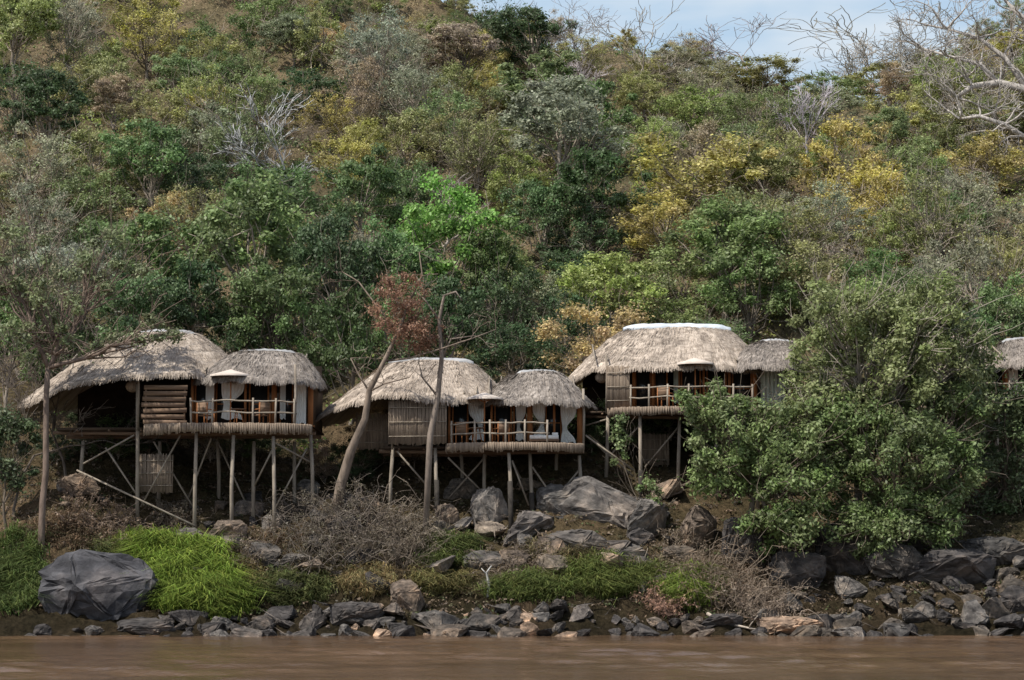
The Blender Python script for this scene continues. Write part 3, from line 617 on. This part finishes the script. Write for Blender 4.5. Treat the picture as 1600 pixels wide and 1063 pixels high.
    if 'plank' in S:
        a0, a1, yt, yb = S['plank']; z0, z1 = P(a0, yb, -1)[2], P(a0, yt, -1)[2]; x0, x1 = P(a0, yb, -1)[0], P(a1, yb, -1)[0]; b = MB(); z = z0+.1; k = 0
        while z < z1: b.box(((x0+x1)/2+rng.normal()*.03, Y0-1.15+.03*(k % 2), z), (x1-x0, .03, .19), ry=rng.normal()*.012); z += .25; k += 1
        for xq in (x0+.1, x1-.1): b.box((xq, Y0-1.08, (z0+z1)/2), (.07, .05, z1-z0))
        b.build('plank_screen', M['plank'], e, O)
    for k, (a0, a1, yt, yb, dy) in enumerate(S.get('reeds', [])): reed_panel(e, O, a0, a1, yt, yb, Y0+dy, S['seed']+20+k)
    for px, pt, pb, dy, *dk in S['stilts']:
        A = P(px, pt, dy); Bt = P(px+random.uniform(-5, 5), pb, dy); g_ = float(T(A[0], A[1])); zb_ = min(Bt[2], g_-.1) if Bt[2] < g_+1.5 else g_-.1
        b = MB(); b.tube([A, [(A[0]+Bt[0])/2+random.uniform(-.05, .05), A[1], (A[2]+zb_)/2], [Bt[0], A[1], zb_-.3]], [.078, .085, .09], 8); so = b.build('stilt', M['pole'], e, O)
        if dk:
            zc = P(px, dk[0], dy)[2]; b = MB(); b.tube([[A[0]+(Bt[0]-A[0])*.5, A[1], zc], [Bt[0], A[1], zb_-.28]], .115, 8); b.build('tarred_base', M['pole_dark'], so, O)
    for a, c, a2, c2, dy, dy2 in S['braces']:
        b = MB(); b.tube([P(a, c, dy), P(a2, c2, dy2)], .042, 6); b.build('brace', M['pole'], e, O)
    return e, zt, fy, P
L1 = lodge('leftmost thatched lodge with a plank screen and pale curved railing', 0, dict(seed=3,
    main=(33, 405, 208, 302, 519, [(33, 626), (100, 606), (190, 588), (300, 587), (405, 591)]), wing=(305, 510, 372, 460, 549, [(305, 592), (510, 596)]),
    deck=(225, 487, 664, 15), side=92, wall_top=594, face0=297, face1=488, tposts=[(300, .12), (333, .1), (383, .1), (428, .22), (485, .22)],
    doors=[(303, 330), (336, 360), (388, 420), (436, 458)], curtains=[(346, 381, 596, 655, 'l'), (322, 334, 597, 655, None), (460, 478, 596, 662, None), (438, 446, 598, 655, None)],
    eposts=[213, 462], rail=(298, 462, 627, 645), rposts=[300, 333, 396, 430, 458], plank=(224, 292, 606, 664),
    reeds=[(216, 270, 712, 768, -.3)],
    stilts=[(215, 600, 750, -.6), (307, 676, 835, -1.8), (365, 680, 792, -1.9), (397, 690, 792, -.6), (427, 682, 792, -1.7), (485, 672, 740, -.6), (250, 690, 780, 1), (340, 690, 780, 1.5), (130, 690, 740, 1), (460, 690, 770, 2)],
    braces=[(282, 680, 220, 792, -1.2, -.6), (240, 690, 300, 790, 0, 0), (120, 735, 305, 822, -.8, -2), (430, 692, 484, 722, -1.4, -.6), (330, 685, 290, 790, -.5, .5), (397, 760, 427, 700, -1, -1.4), (427, 800, 480, 700, -1.2, -.4), (130, 725, 210, 680, -.4, -.4), (340, 690, 390, 800, 1.2, 1), (165, 700, 225, 790, -.2, -.6)]))
L2 = lodge('middle thatched lodge with a woven reed wall and white tied curtains', 1.0, dict(seed=13,
    main=(484, 806, 614, 733, 563, [(484, 652), (540, 630), (600, 618), (650, 625), (806, 627)]), wing=(750, 931, 810, 872, 581, [(750, 626), (931, 629)]),
    deck=(697, 912, 694, 13), side=600, wall_top=629, face0=700, face1=910, tposts=[(702, .1), (768, .1), (828, .24), (866, .1), (906, .24)],
    doors=[(706, 732), (772, 800), (802, 822), (852, 878)], curtains=[(732, 757, 630, 688, 'r'), (806, 822, 630, 688, 'l'), (832, 852, 630, 684, 'r'), (876, 901, 630, 692, 'l')],
    eposts=[612, 912], rail=(703, 858, 661, 677), rposts=[705, 742, 766, 790, 820, 855],
    reeds=[(608, 697, 628, 692, -1.2), (556, 607, 648, 700, 1.6)],
    stilts=[(680, 700, 790, -.8, 750), (757, 710, 778, 0), (795, 708, 838, -2.0, 752), (828, 708, 806, -1.2, 770), (905, 712, 832, -.8, 750), (614, 700, 762, -.5), (720, 700, 780, 1.5), (870, 700, 790, 1.5)],
    braces=[(832, 730, 895, 822, -1.2, -.9), (700, 715, 760, 775, -.6, 0), (760, 712, 700, 780, 0, .4), (800, 720, 826, 790, -1.8, -1.2), (905, 735, 850, 800, -.8, .4), (914, 680, 990, 735, -.6, -.6), (620, 705, 668, 760, -.5, -.3), (840, 800, 800, 720, .6, .6)]))
L3 = lodge('right thatched lodge with a bright cement ridge and pale green end curtain', 3.5, dict(seed=23, cap='cap',
    main=(880, 1205, 982, 1132, 511, [(880, 592), (925, 574), (960, 576), (1205, 574)]), wing=(1130, 1258, 1186, 1234, 533, [(1130, 572), (1258, 574)]),
    deck=(950, 1242, 638, 12), side=915, wall_top=577, face0=985, face1=1240, tposts=[(990, .12), (1020, .1), (1060, .14), (1100, .1), (1140, .12), (1180, .2), (1236, .2)],
    doors=[(992, 1018), (1022, 1044), (1064, 1096), (1104, 1136), (1144, 1176)], curtains=[(1188, 1226, 574, 636, None), (1052, 1060, 577, 630, None)], cmat='canvas_green',
    eposts=[948, 1232], rail=(984, 1178, 605, 621), rposts=[986, 1014, 1042, 1075, 1112, 1145, 1176], reeds=[(948, 983, 574, 636, -1.2), (1003, 1046, 680, 726, 1.2)],
    stilts=[(1000, 650, 775, -1.6, 735), (1062, 652, 740, -1), (1120, 652, 760, -1.4), (1180, 652, 760, -1.4), (950, 650, 740, -.6), (1235, 652, 740, -.6)],
    braces=[(916, 680, 990, 745, -.6, -.6), (1000, 665, 945, 720, -1, -.5), (915, 665, 950, 655, -.4, -.4), (1062, 665, 1008, 730, -.8, -.8), (1120, 670, 1180, 740, -1, -1)]))
L4 = lodge('cut-off thatched lodge at the right edge, seen past the tree', 6.0, dict(seed=33,
    main=(1395, 1575, 1440, 1497, 514, [(1395, 574), (1575, 570)]), wing=(1540, 1720, 1570, 1665, 530, [(1540, 568), (1720, 570)]),
    deck=(1430, 1700, 632, 12), side=1400, wall_top=572, face0=1470, face1=1700, tposts=[(1480, .1), (1530, .12), (1574, .2), (1640, .2)], doors=[(1500, 1526), (1540, 1570), (1584, 1625)],
    curtains=[(1576, 1592, 572, 628, None)], eposts=[1430, 1600], rail=(1480, 1660, 600, 615), rposts=[1490, 1540, 1575, 1620], stilts=[(1480, 645, 740, -1), (1560, 645, 740, -1.6), (1640, 645, 740, -1)], braces=[(1560, 660, 1500, 730, -1, -1)]))

# deck furniture
def parasol(px, py, Ld, Y, dy, label, r=.9):
    e_, zt, fy, P = Ld; top = P(px, py, dy); O = np.array([top[0], Y+dy, zt]); e = link('parasol', None, loc=O); tag(e, label, 'parasol', 'parasols on the lodge decks')
    h = top[2]-zt; b = MB(); b.tube([[0, 0, 0], [0, 0, h]], .028, 8); b.build('pole', M['timber'], e)
    b = MB(); k = 16; V = [[0, 0, h]]*k
    for rr, dz in ((.3, .08), (.75, .20), (1, .28)): V += [[r*rr*math.cos(a), r*rr*math.sin(a), h-dz+(.03 if (i % 2 and rr == 1) else 0)] for i, a in enumerate(np.arange(k)*2*PI/k)]
    V += [[r*math.cos(a), r*math.sin(a), h-.34] for a in np.arange(k)*2*PI/k]
    i = np.arange(4)[:, None]*k; j = np.arange(k)[None, :]; b.add(V, np.stack([i+j, i+(j+1) % k, i+k+(j+1) % k, i+k+j], -1).reshape(-1, 4)); b.build('canopy', M['canvas'], e)
    b = MB(); b.tube([[0, 0, 0.001], [0, 0, .07]], .2, 12); b.build('base', M['pole_dark'], e)
    b = MB()
    for a in np.arange(8)*PI/4: b.tube([[0, 0, h-.45], [r*.6*math.cos(a), r*.6*math.sin(a), h-.2]], .01, 4)
    b.build('struts', M['timber'], e)
parasol(361, 577, L1, 0, -1.3, 'cream parasol standing on the left lodge deck', .9)
parasol(757, 613, L2, 1, -1.3, 'cream parasol standing on the middle lodge deck', .8)
parasol(1086, 559, L3, 3.5, -1.3, 'cream parasol standing on the right lodge deck', .85)
def chair(px, Ld, Y, dy, rz, label):
    e_, zt, fy, P = Ld; x = P(px, 650, dy)[0]; e = link('deck_chair', None, loc=(x, Y+dy, zt)); e.rotation_euler = (0, 0, rz); tag(e, label, 'chair', 'wooden chairs on the lodge decks')
    b = MB(); b.box((0, 0, .42), (.5, .48, .05)); b.build('seat', M['plank'], e)
    b = MB(); b.box((0, .27, .72), (.5, .04, .48)); b.build('backrest', M['plank'], e)
    for sx in (-.27, .27):
        for sy in (-.22, .26):
            b = MB(); b.box((sx, sy, .32 if sy < 0 else .48), (.045, .045, .64 if sy < 0 else .96)); b.build('leg', M['timber'], e)
        b = MB(); b.box((sx, 0.0, .665), (.07, .56, .035)); b.build('armrest', M['timber'], e)
def table(px, Ld, Y, dy, label):
    e_, zt, fy, P = Ld; x = P(px, 650, dy)[0]; e = link('deck_table', None, loc=(x, Y+dy, zt)); tag(e, label, 'table', 'small tables on the lodge decks')
    b = MB(); b.tube([[0, 0, .68], [0, 0, .72]], .34, 14); b.build('table_top', M['plank'], e)
    for a in (0.4, 2.5, 4.6): b = MB(); b.tube([[.12*math.cos(a), .12*math.sin(a), .68], [.26*math.cos(a), .26*math.sin(a), 0]], .025, 5); b.build('leg', M['timber'], e)
chair(322, L1, 0, -1.2, 2.6, 'wooden deck chair left of the parasol on the left lodge'); chair(408, L1, 0, -1.3, -2.4, 'wooden deck chair right of the parasol on the left lodge'); table(372, L1, 0, -1.0, 'small round table by the parasol on the left lodge')
chair(726, L2, 1, -1.2, 2.6, 'wooden deck chair left of the parasol on the middle lodge'); chair(782, L2, 1, -1.3, -2.6, 'wooden deck chair right of the parasol on the middle lodge'); table(745, L2, 1, -1.3, 'small round table by the parasol on the middle lodge')
chair(1040, L3, 3.5, -1.3, 2.7, 'wooden deck chair on the right lodge beside its parasol')
e_, zt, fy, P = L2; x = P(850, 690, -.6)[0]; e = link('daybed', None, loc=(x, .3, zt)); tag(e, 'white cushioned daybed at the right end of the middle lodge deck', 'daybed')
b = MB(); b.box((0, 0, .2), (1.3, .7, .1)); b.build('frame', M['plank'], e)
b = MB(); b.box((0, 0, .33), (1.25, .66, .16)); b.build('mattress', M['curtain'], e)
b = MB(); b.box((.48, 0, .47), (.25, .5, .12)); b.build('pillow', M['curtain'], e)
for sx in (-.6, .6):
    for sy in (-.3, .3): b = MB(); b.box((sx, sy, .075), (.06, .06, .15)); b.build('leg', M['plank'], e)
for (px, py, Ld, Y, dy, lab) in [(207, 604, L1, 0, 0, 'round woven lantern under the left lodge eave'), (940, 590, L3, 3.5, 0, 'round woven lantern under the right lodge eave')]:
    p = W(px, py, Y+dy); e = link('hanging_lantern', None, loc=p); tag(e, lab, 'lantern', 'woven lanterns under the eaves')
    b = MB(); t = np.linspace(0, PI, 9); b.tube([[0, 0, -.26*math.cos(a)] for a in t], [max(.3*math.sin(a), .05) for a in t], 14, cap=False); b.build('woven_shade', M['reed'], e)
    b = MB(); b.tube([[0, 0, .25], [0, 0, .8]], .012, 4); b.build('cord', M['pole_dark'], e)

# ------------------------------------------------------------------ rocks
import bmesh
def rock_mesh(seed, sub=2, n=13, rough=.05, flat=.7, bev=.03):
    rng = np.random.default_rng(seed); bm = bmesh.new()
    for k in range(n):
        d = rng.normal(size=3); d /= np.abs(d).max()**.5*np.linalg.norm(d)**.5; bm.verts.new(d*np.array([1, .85, flat])*(.43*(.78+.34*rng.random())))
    bmesh.ops.convex_hull(bm, input=bm.verts)
    bmesh.ops.delete(bm, geom=[v for v in bm.verts if not v.link_faces], context='VERTS')
    bmesh.ops.bevel(bm, geom=list(bm.edges), offset=bev, segments=2, affect='EDGES', profile=.5)
    bmesh.ops.triangulate(bm, faces=bm.faces)
    for k in range(sub):
        long_ = [e for e in bm.edges if e.calc_length() > .09]
        bmesh.ops.subdivide_edges(bm, edges=long_, cuts=1); bmesh.ops.triangulate(bm, faces=bm.faces)
        a = rough/(1.6**k)
        for v in bm.verts: v.co += v.normal*float(rng.normal())*a*.35
    me = bpy.data.meshes.new('rock'); bm.to_mesh(me); bm.free(); me.materials.append(M['rock']); return me
RM = [rock_mesh(500+k, 1, 11+k % 6, .04, .75, .035) for k in range(12)]
BM = [rock_mesh(600+k, 3, 20, .035, .85, .03) for k in range(6)]
def rock(px, py, wp, hp, col, label, k, Yd=None, rz=0., tilt=0., cat='boulder', name='boulder', dp=.8):
    if Yd is None:
        p = hit(px, min(py+hp*.3, 985)); pm = F/(90+p[1]); c = p+np.array([0, wp/pm*.2, hp/pm*.28])
    else: p = W(px, py, Yd); pm = F/(90+Yd); c = W(px, py, Yd+wp/pm*.2); c[2] = min(c[2], float(T(c[0], Yd))+hp/pm*.45)
    o = link(name, BM[k % 6], None, col, c); o.scale = (wp/pm*1.15, wp/pm*dp, hp/pm*1.3); o.rotation_euler = (0, tilt, rz); tag(o, label, cat); return o
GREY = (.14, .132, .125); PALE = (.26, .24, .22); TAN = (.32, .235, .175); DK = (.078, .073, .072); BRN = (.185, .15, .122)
rock(148, 922, 205, 150, (.085, .087, .098), 'huge dark blue-grey boulder in the left foreground at the waterline', 0, Yd=-7.5)
rock(355, 838, 66, 56, BRN, 'brown-grey boulder at the foot of the left lodge stilts', 1)
rock(425, 822, 34, 40, PALE, 'small pale block under the right stilts of the left lodge', 2)
rock(640, 932, 66, 62, BRN, 'squarish brown-grey boulder on the shore below the middle lodge', 3, Yd=-6.5)
rock(765, 805, 70, 100, (.22, .205, .19), 'tall grey boulder under the middle lodge deck', 4, Yd=-.8, rz=.3)
rock(830, 835, 130, 80, (.165, .15, .14), 'broad grey boulder between two middle lodge stilts', 1, Yd=-2, rz=.8)
rock(945, 800, 150, 105, (.165, .155, .148), 'broad sloping grey rock slab right of the middle lodge stilts', 5, Yd=-1, tilt=.4)
rock(985, 868, 90, 44, GREY, 'flat dark boulder below the sloping grey slab', 3)
rock(1092, 812, 95, 80, BRN, 'brownish rounded boulder below the right lodge', 0, Yd=-2.5, rz=1.)
rock(1155, 850, 105, 96, DK, 'dark split boulder under the drooping tree', 4, Yd=-3.5, rz=2.)
rock(1238, 972, 110, 40, TAN, 'flat tan slab at the waterline below the dry brushwood', 2, Yd=-8.2)
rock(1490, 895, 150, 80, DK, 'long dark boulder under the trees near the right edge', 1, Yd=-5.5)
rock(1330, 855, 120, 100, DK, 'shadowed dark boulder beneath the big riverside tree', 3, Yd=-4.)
rock(120, 760, 70, 50, (.22, .17, .13), 'brown earth-stained boulder left of the left lodge stilts', 4)
rock(240, 985, 130, 46, DK, 'flat dark shore boulder right of the huge dark boulder', 3, Yd=-8.6)
rock(405, 870, 70, 50, GREY, 'grey boulder above the bright grass mound', 0)
rock(700, 812, 40, 56, BRN, 'narrow brown boulder left of the tall pale boulder', 2)
rock(470, 885, 90, 40, GREY, 'low grey boulder below the dead brushwood', 1)
rock(1590, 940, 70, 60, DK, 'dark boulder cut by the right edge of the photo', 0, Yd=-7)
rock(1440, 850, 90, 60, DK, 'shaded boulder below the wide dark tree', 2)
rock(875, 785, 80, 70, (.15, .145, .14), 'grey boulder behind the rightmost middle lodge stilt', 3)
rock(1012, 808, 85, 75, (.17, .16, .15), 'grey wedge-shaped boulder at the right end of the sloping slab', 1, Yd=-2, rz=.6)
rock(900, 852, 120, 56, (.14, .13, .122), 'low grey boulder in front of the rightmost middle lodge stilt', 4, Yd=-3.4)
rock(760, 868, 90, 46, GREY, 'low grey boulder below the tall grey boulder', 0, Yd=-4)
rock(560, 960, 90, 44, DK, 'dark shore boulder below the brushwood heap', 2, Yd=-7.8)
rock(300, 842, 64, 40, GREY, 'grey boulder left of the leftmost long stilt', 3)
rock(480, 765, 40, 40, (.2, .19, .18), 'pale grey boulder right of the left lodge stilts', 0)
rock(1130, 960, 70, 30, DK, 'dark shore boulder left of the flat tan slab', 1, Yd=-8)
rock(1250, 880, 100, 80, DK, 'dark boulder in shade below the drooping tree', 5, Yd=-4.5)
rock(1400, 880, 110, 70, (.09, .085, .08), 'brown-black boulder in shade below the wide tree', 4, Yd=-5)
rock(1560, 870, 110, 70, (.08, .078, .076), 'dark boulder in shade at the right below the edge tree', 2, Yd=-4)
rock(1070, 870, 80, 40, (.14, .12, .1), 'low brown boulder in the dry scrub below the right lodge', 3)
rock(540, 830, 60, 50, DK, 'dark boulder half buried in the brushwood heap', 4)
rock(390, 800, 54, 44, (.15, .13, .115), 'brown boulder between the two middle stilts of the left lodge', 5)
rock(720, 770, 56, 50, (.14, .125, .11), 'shaded brown boulder under the reed wall end of the middle lodge', 1)
pl = []
def scatter(n, xr, yr, srange, cols, zone, md=.75):
    k = 0; tries = 0
    while k < n and tries < n*60:
        tries += 1; y = random.uniform(*yr); px = random.uniform(*xr); x = W(px, 900, y)[0]; s = random.uniform(*srange)**1.0
        if random.random() < .45: s *= .6
        if any((x-a)**2+(y-b_)**2 < (md*.5*(s+c))**2 for a, b_, c in pl): continue
        pl.append((x, y, s)); z = max(float(T(x, y)), -.15); c = np.array(random.choice(cols))*random.uniform(.7, 1.35)
        o = link('shore_rock', random.choice(RM), None, c, (x, y, z+s*.10)); o.scale = (s*random.uniform(1.0, 1.6), s*1.1, s*random.uniform(.65, 1.15)); o.rotation_euler = (random.uniform(-.35, .35), random.uniform(-.4, .4), random.uniform(0, 6.28))
        cw = 'pale' if sum(c) > .6 else ('brown' if c[0] > c[2]*1.3 else ('dark' if sum(c) < .26 else 'grey'))
        size = 'large' if s > 1.05 else ('middling' if s > .65 else 'small')
        tag(o, None, 'rock', 'loose rocks along the bank'); later(o, '%s %s rock %s' % (size, cw, zone), px); k += 1
CM = [GREY, DK, DK, DK, (.12, .108, .10), (.10, .093, .088), (.19, .16, .135), TAN]
scatter(24, (250, 420), (-9.3, -7.0), (.5, 1.7), CM, 'at the waterline below the left lodge', .5)
scatter(28, (420, 620), (-9.4, -6.2), (.5, 1.8), CM, 'at the waterline below the brushwood heap', .5)
scatter(40, (620, 900), (-9.4, -6.4), (.5, 1.8), CM, 'at the waterline below the middle lodge', .5)
scatter(26, (900, 1150), (-9.4, -6.8), (.5, 1.7), CM, 'at the waterline below the right lodge', .5)
scatter(46, (1180, 1420), (-9.3, -4.6), (.5, 1.8), [GREY, DK, DK, DK, (.12, .105, .09)], 'on the shore below the big tree', .5)
scatter(42, (1420, 1620), (-9.3, -4.0), (.6, 2.0), [GREY, DK, DK, DK, (.12, .105, .09)], 'on the shore at the right', .5)
scatter(8, (0, 240), (-9.6, -8.6), (.4, .9), [DK, GREY], 'at the waterline by the huge boulder', .62)
scatter(34, (300, 600), (-5.8, 2), (.6, 1.8), [BRN, GREY, DK, (.16, .14, .12)], 'on the slope below the left lodge', .5)
scatter(42, (680, 1060), (-5.5, 2), (.6, 1.9), [BRN, GREY, DK, (.16, .145, .135), (.2, .17, .14)], 'on the slope below the middle lodge', .5)
scatter(14, (60, 290), (-4, 1), (.4, 1.1), [(.2, .15, .11), GREY, BRN], 'on the earth slope at the left')

# ------------------------------------------------------------------ grass, litter, brushwood
def blades(rng, spots, nb, spread, h, col, wd=.02):
    K = len(spots); n = K*nb; p = np.repeat(spots, nb, 0)+np.concatenate([rng.normal(size=(n, 2))*spread, np.zeros((n, 1))], 1); p[:, 2] = T(p[:, 0], p[:, 1])-.03
    hh = h*(.45+.8*rng.random(n))*np.repeat(.5+.9*rng.random(K), nb); a = rng.random(n)*2*PI; ta = np.repeat(rng.random(K)*2*PI, nb)
    ln = np.stack([np.cos(a)+.8*np.cos(ta), np.sin(a)*.8-.75+.4*np.sin(ta), 0*a], -1)*(hh*(.35+.5*rng.random(n)))[:, None]
    s = np.stack([-np.sin(a), np.cos(a), 0*a], -1)*wd; s[:, 0] = np.where(np.abs(s[:, 0]) < wd*.4, wd*.5, s[:, 0])
    m_ = p+ln*.4+np.array([0, 0, 1])*hh[:, None]*.55; t = p+ln*1.15+np.array([0, 0, 1])*hh[:, None]*.38
    V = np.stack([p-s, p+s, m_+s*.8, m_-s*.8, t+s*.1, t-s*.1], 1).reshape(-1, 3); i = np.arange(n)[:, None]*6
    Fq = np.stack([i+np.array([[0, 1, 2, 3]]), i+np.array([[3, 2, 4, 5]])], 1).reshape(-1, 4)
    kv = np.repeat(rng.random(K), nb)[:, None]; cc = np.array(col)*(.5+.9*rng.random(n))[:, None]*(.6+.75*kv)*(1+np.array([.35, .0, .1])*(rng.random((n, 1))-.2)); return V, Fq, np.repeat(cc, 2, 0)
rng = np.random.default_rng(70); GV, GF, GC = [], [], []; off = 0
PATCH = [(285, 905, 72, 46, 1.0, (.22, .33, .06), 215), (225, 862, 36, 20, .8, (.22, .33, .06), 60), (348, 948, 36, 20, .8, (.19, .28, .055), 60), (18, 900, 44, 50, .7, (.10, .15, .045), 120), (455, 922, 56, 20, .6, (.12, .15, .055), 80),
         (700, 872, 36, 22, .7, (.14, .19, .06), 80), (830, 920, 62, 16, .6, (.14, .19, .055), 95), (945, 908, 42, 22, .7, (.15, .2, .055), 85), (1080, 924, 38, 20, .8, (.2, .29, .06), 85), (1005, 910, 30, 14, .6, (.14, .18, .055), 40),
         (690, 914, 34, 14, .6, (.2, .2, .08), 50), (575, 912, 30, 18, .6, (.28, .25, .12), 50), (385, 905, 22, 16, .5, (.22, .2, .09), 28), (175, 868, 22, 14, .5, (.15, .18, .07), 24), (870, 868, 46, 14, .5, (.17, .16, .08), 36), (500, 880, 46, 16, .4, (.19, .17, .09), 40),
         (740, 900, 90, 26, .35, (.2, .175, .10), 90), (950, 880, 80, 20, .35, (.2, .17, .10), 70), (1180, 900, 60, 30, .35, (.19, .155, .10), 60), (110, 830, 70, 20, .35, (.2, .16, .10), 60), (430, 850, 90, 20, .35, (.19, .16, .10), 70)]
for (px, py, rx, ry, h, col, K) in PATCH:
    sp_ = []
    while len(sp_) < K:
        a, r = rng.random()*2*PI, rng.random()**.6*1.15; q_ = hit(px+rx*r*math.cos(a), min(py+ry*r*math.sin(a), 972)); sp_.append(q_)
    V, Fq, cc = blades(rng, np.array(sp_), 60, .17, h, col); GV.append(V); GF.append(Fq+off); GC.append(cc); off += len(V)
tag(link('bank_grass', np_mesh('bank_grass', np.vstack(GV), np.vstack(GF), M['cover'], fcol=np.vstack(GC))), 'long green grass growing on the river bank', 'grass', kind='stuff')
rng = np.random.default_rng(71); nc = 3000; y = -7.0+15*rng.random(nc); x = (rng.random(nc)*2-1)*27; c = np.stack([x, y, T(x, y)+.05], -1)
V, Fq, v, hc = leaf_quads(rng, c, .25+.3*rng.random(nc), 22, .13, .07, .35, .8, 1.5)
pal = np.array([(.14, .105, .075), (.18, .125, .085), (.09, .075, .055), (.08, .10, .04), (.12, .11, .06), (.22, .165, .115)]); cc = pal[np.repeat(rng.integers(0, 6, nc), 22)]*(.5+v)[:, None]
tag(link('leaf_litter', np_mesh('leaf_litter', V, Fq, M['cover'], fcol=cc)), 'dry leaf litter and weeds over the bank', 'leaf litter', kind='stuff')
def brush(px, py, wp, hp, n, col, label, Yd=None, seed=0, leafcol=None, cat='brushwood', name='dead_brush', rr=.015):
    rng = np.random.default_rng(seed); p = hit(px, py+hp*.3) if Yd is None else np.array(gp(px, Yd)); pm = F/(90+p[1]); w_, h_ = wp/pm/2, hp/pm
    e = link(name, None, loc=p); tag(e, label, cat); mb = MB(); tips = []
    for k in range(n):
        bx = rng.uniform(-w_, w_)*.8; by = rng.uniform(-1, 1)*min(w_, 1.2); s = np.array([p[0]+bx, p[1]+by, 0]); s[2] = T(s[0], s[1])-.05
        a = rng.uniform(0, 2*PI); ln = h_*rng.uniform(.4, 1.1); q_ = s+np.array([math.cos(a)*ln*rng.uniform(.3, 1.3), math.sin(a)*ln*.5-.3, ln*rng.uniform(.15, .8)])
        pts = curve(rng, s, q_, 6, -.18, .16); mb.tube(pts, np.linspace(rr*rng.uniform(.8, 2.0), .007, 6), 3, cap=False); tips.append(pts[4])
        for j in range(2):
            z = pts[rng.integers(2, 6)]; mb.tube(curve(rng, z, z+rng.normal(size=3)*.3*h_*.6, 4, .1, .15), np.linspace(rr*.6, .006, 4), 3, cap=False)
    mb.build('branches', M['bark'], e, p, col)
    if leafcol is not None:
        V, Fq, v, hc = leaf_quads(rng, np.array(tips), .15+.2*rng.random(len(tips)), 14, .10, .05, .8, .3); link('dry_leaves', np_mesh('dry_leaves', V-p, Fq, M['leaf'], {'v': v, 'c': hc*.4+.5}), e, leafcol)
brush(515, 830, 130, 80, 240, (.22, .185, .155), 'tangled grey brushwood heap between the left and middle lodges', seed=1, leafcol=(.085, .072, .048))
brush(600, 825, 120, 80, 210, (.21, .17, .135), 'dry brown brushwood under the left end of the middle lodge', seed=2, leafcol=(.10, .08, .055))
brush(640, 785, 100, 50, 150, (.28, .235, .18), 'fallen dry palm fronds beneath the middle lodge reed wall', seed=3, Yd=-2, leafcol=(.16, .13, .09), name='palm_fronds')
brush(1125, 900, 95, 80, 170, (.26, .205, .155), 'reddish dry brushwood beside the bright grass at the shore', seed=4, leafcol=(.13, .09, .06))
brush(1195, 942, 105, 50, 140, (.30, .24, .19), 'pale fallen twigs above the flat tan slab', seed=5, leafcol=(.14, .105, .075))
brush(1042, 940, 46, 46, 60, (.26, .17, .13), 'small pinkish dead shrub at the waterline', seed=6, leafcol=(.26, .145, .095), name='dead_shrub', cat='shrub')
brush(1060, 862, 80, 40, 90, (.22, .175, .135), 'dry scrub below the brownish rounded boulder', seed=7, leafcol=(.12, .09, .06))
brush(160, 810, 150, 45, 130, (.25, .19, .15), 'scattered dry twigs on the earth slope at the left', seed=8, leafcol=(.15, .10, .065))
brush(460, 800, 80, 50, 90, (.2, .165, .14), 'dry twigs under the right end of the left lodge', seed=9, leafcol=(.09, .07, .05))
brush(270, 805, 90, 36, 70, (.21, .165, .13), 'dry twigs at the foot of the leftmost long stilt', seed=10, leafcol=(.10, .08, .055))
brush(800, 880, 110, 34, 90, (.24, .19, .15), 'low dry twigs above the grass below the middle lodge', seed=11, leafcol=(.12, .09, .06))
brush(380, 860, 80, 34, 70, (.22, .175, .14), 'low dry twigs beside the grey boulder above the bright grass', seed=12, leafcol=(.12, .09, .06))
p = hit(762, 935); b = MB(); b.tube([p-[0, 0, .2], W(764, 912, p[1]), W(760, 895, p[1]), W(768, 884, p[1])], [.07, .06, .045, .02], 6); b.tube([W(760, 897, p[1]), W(752, 888, p[1])], [.04, .015], 5)
tag(b.build('driftwood_stick', M['bark'], None, (0, 0, 0), (.5, .48, .45)), 'pale upright driftwood stick in the grass below the middle lodge', 'driftwood')
for k, (a, c, a2, c2, Yq, lab) in enumerate([(985, 828, 1015, 852, -3, 'pale fallen branch on the rocks right of the sloping slab'), (560, 870, 650, 900, -5, 'grey fallen log lying below the brushwood heap'), (1105, 930, 1190, 985, -7, 'long pale fallen branch reaching down to the flat tan slab')]):
    rng = np.random.default_rng(90+k); A = W(a, c, Yq); A[2] = max(float(T(A[0], Yq))+.25, 0.1); Bq = W(a2, c2, Yq-1); Bq[2] = float(T(Bq[0], Yq-1))+.12; b = MB(); pts = curve(rng, A, Bq, 7, -.06, .05); b.tube(pts, np.linspace(.08, .035, 7), 6)
    for j in (3, 5): b.tube(curve(rng, pts[j], pts[j]+np.array([rng.normal()*.4, -.2, .5]), 4, 0, .1), np.linspace(.03, .01, 4), 4)
    tag(b.build('fallen_branch', M['bark'], None, (0, 0, 0), (.38, .32, .26)), lab, 'driftwood')
flush()
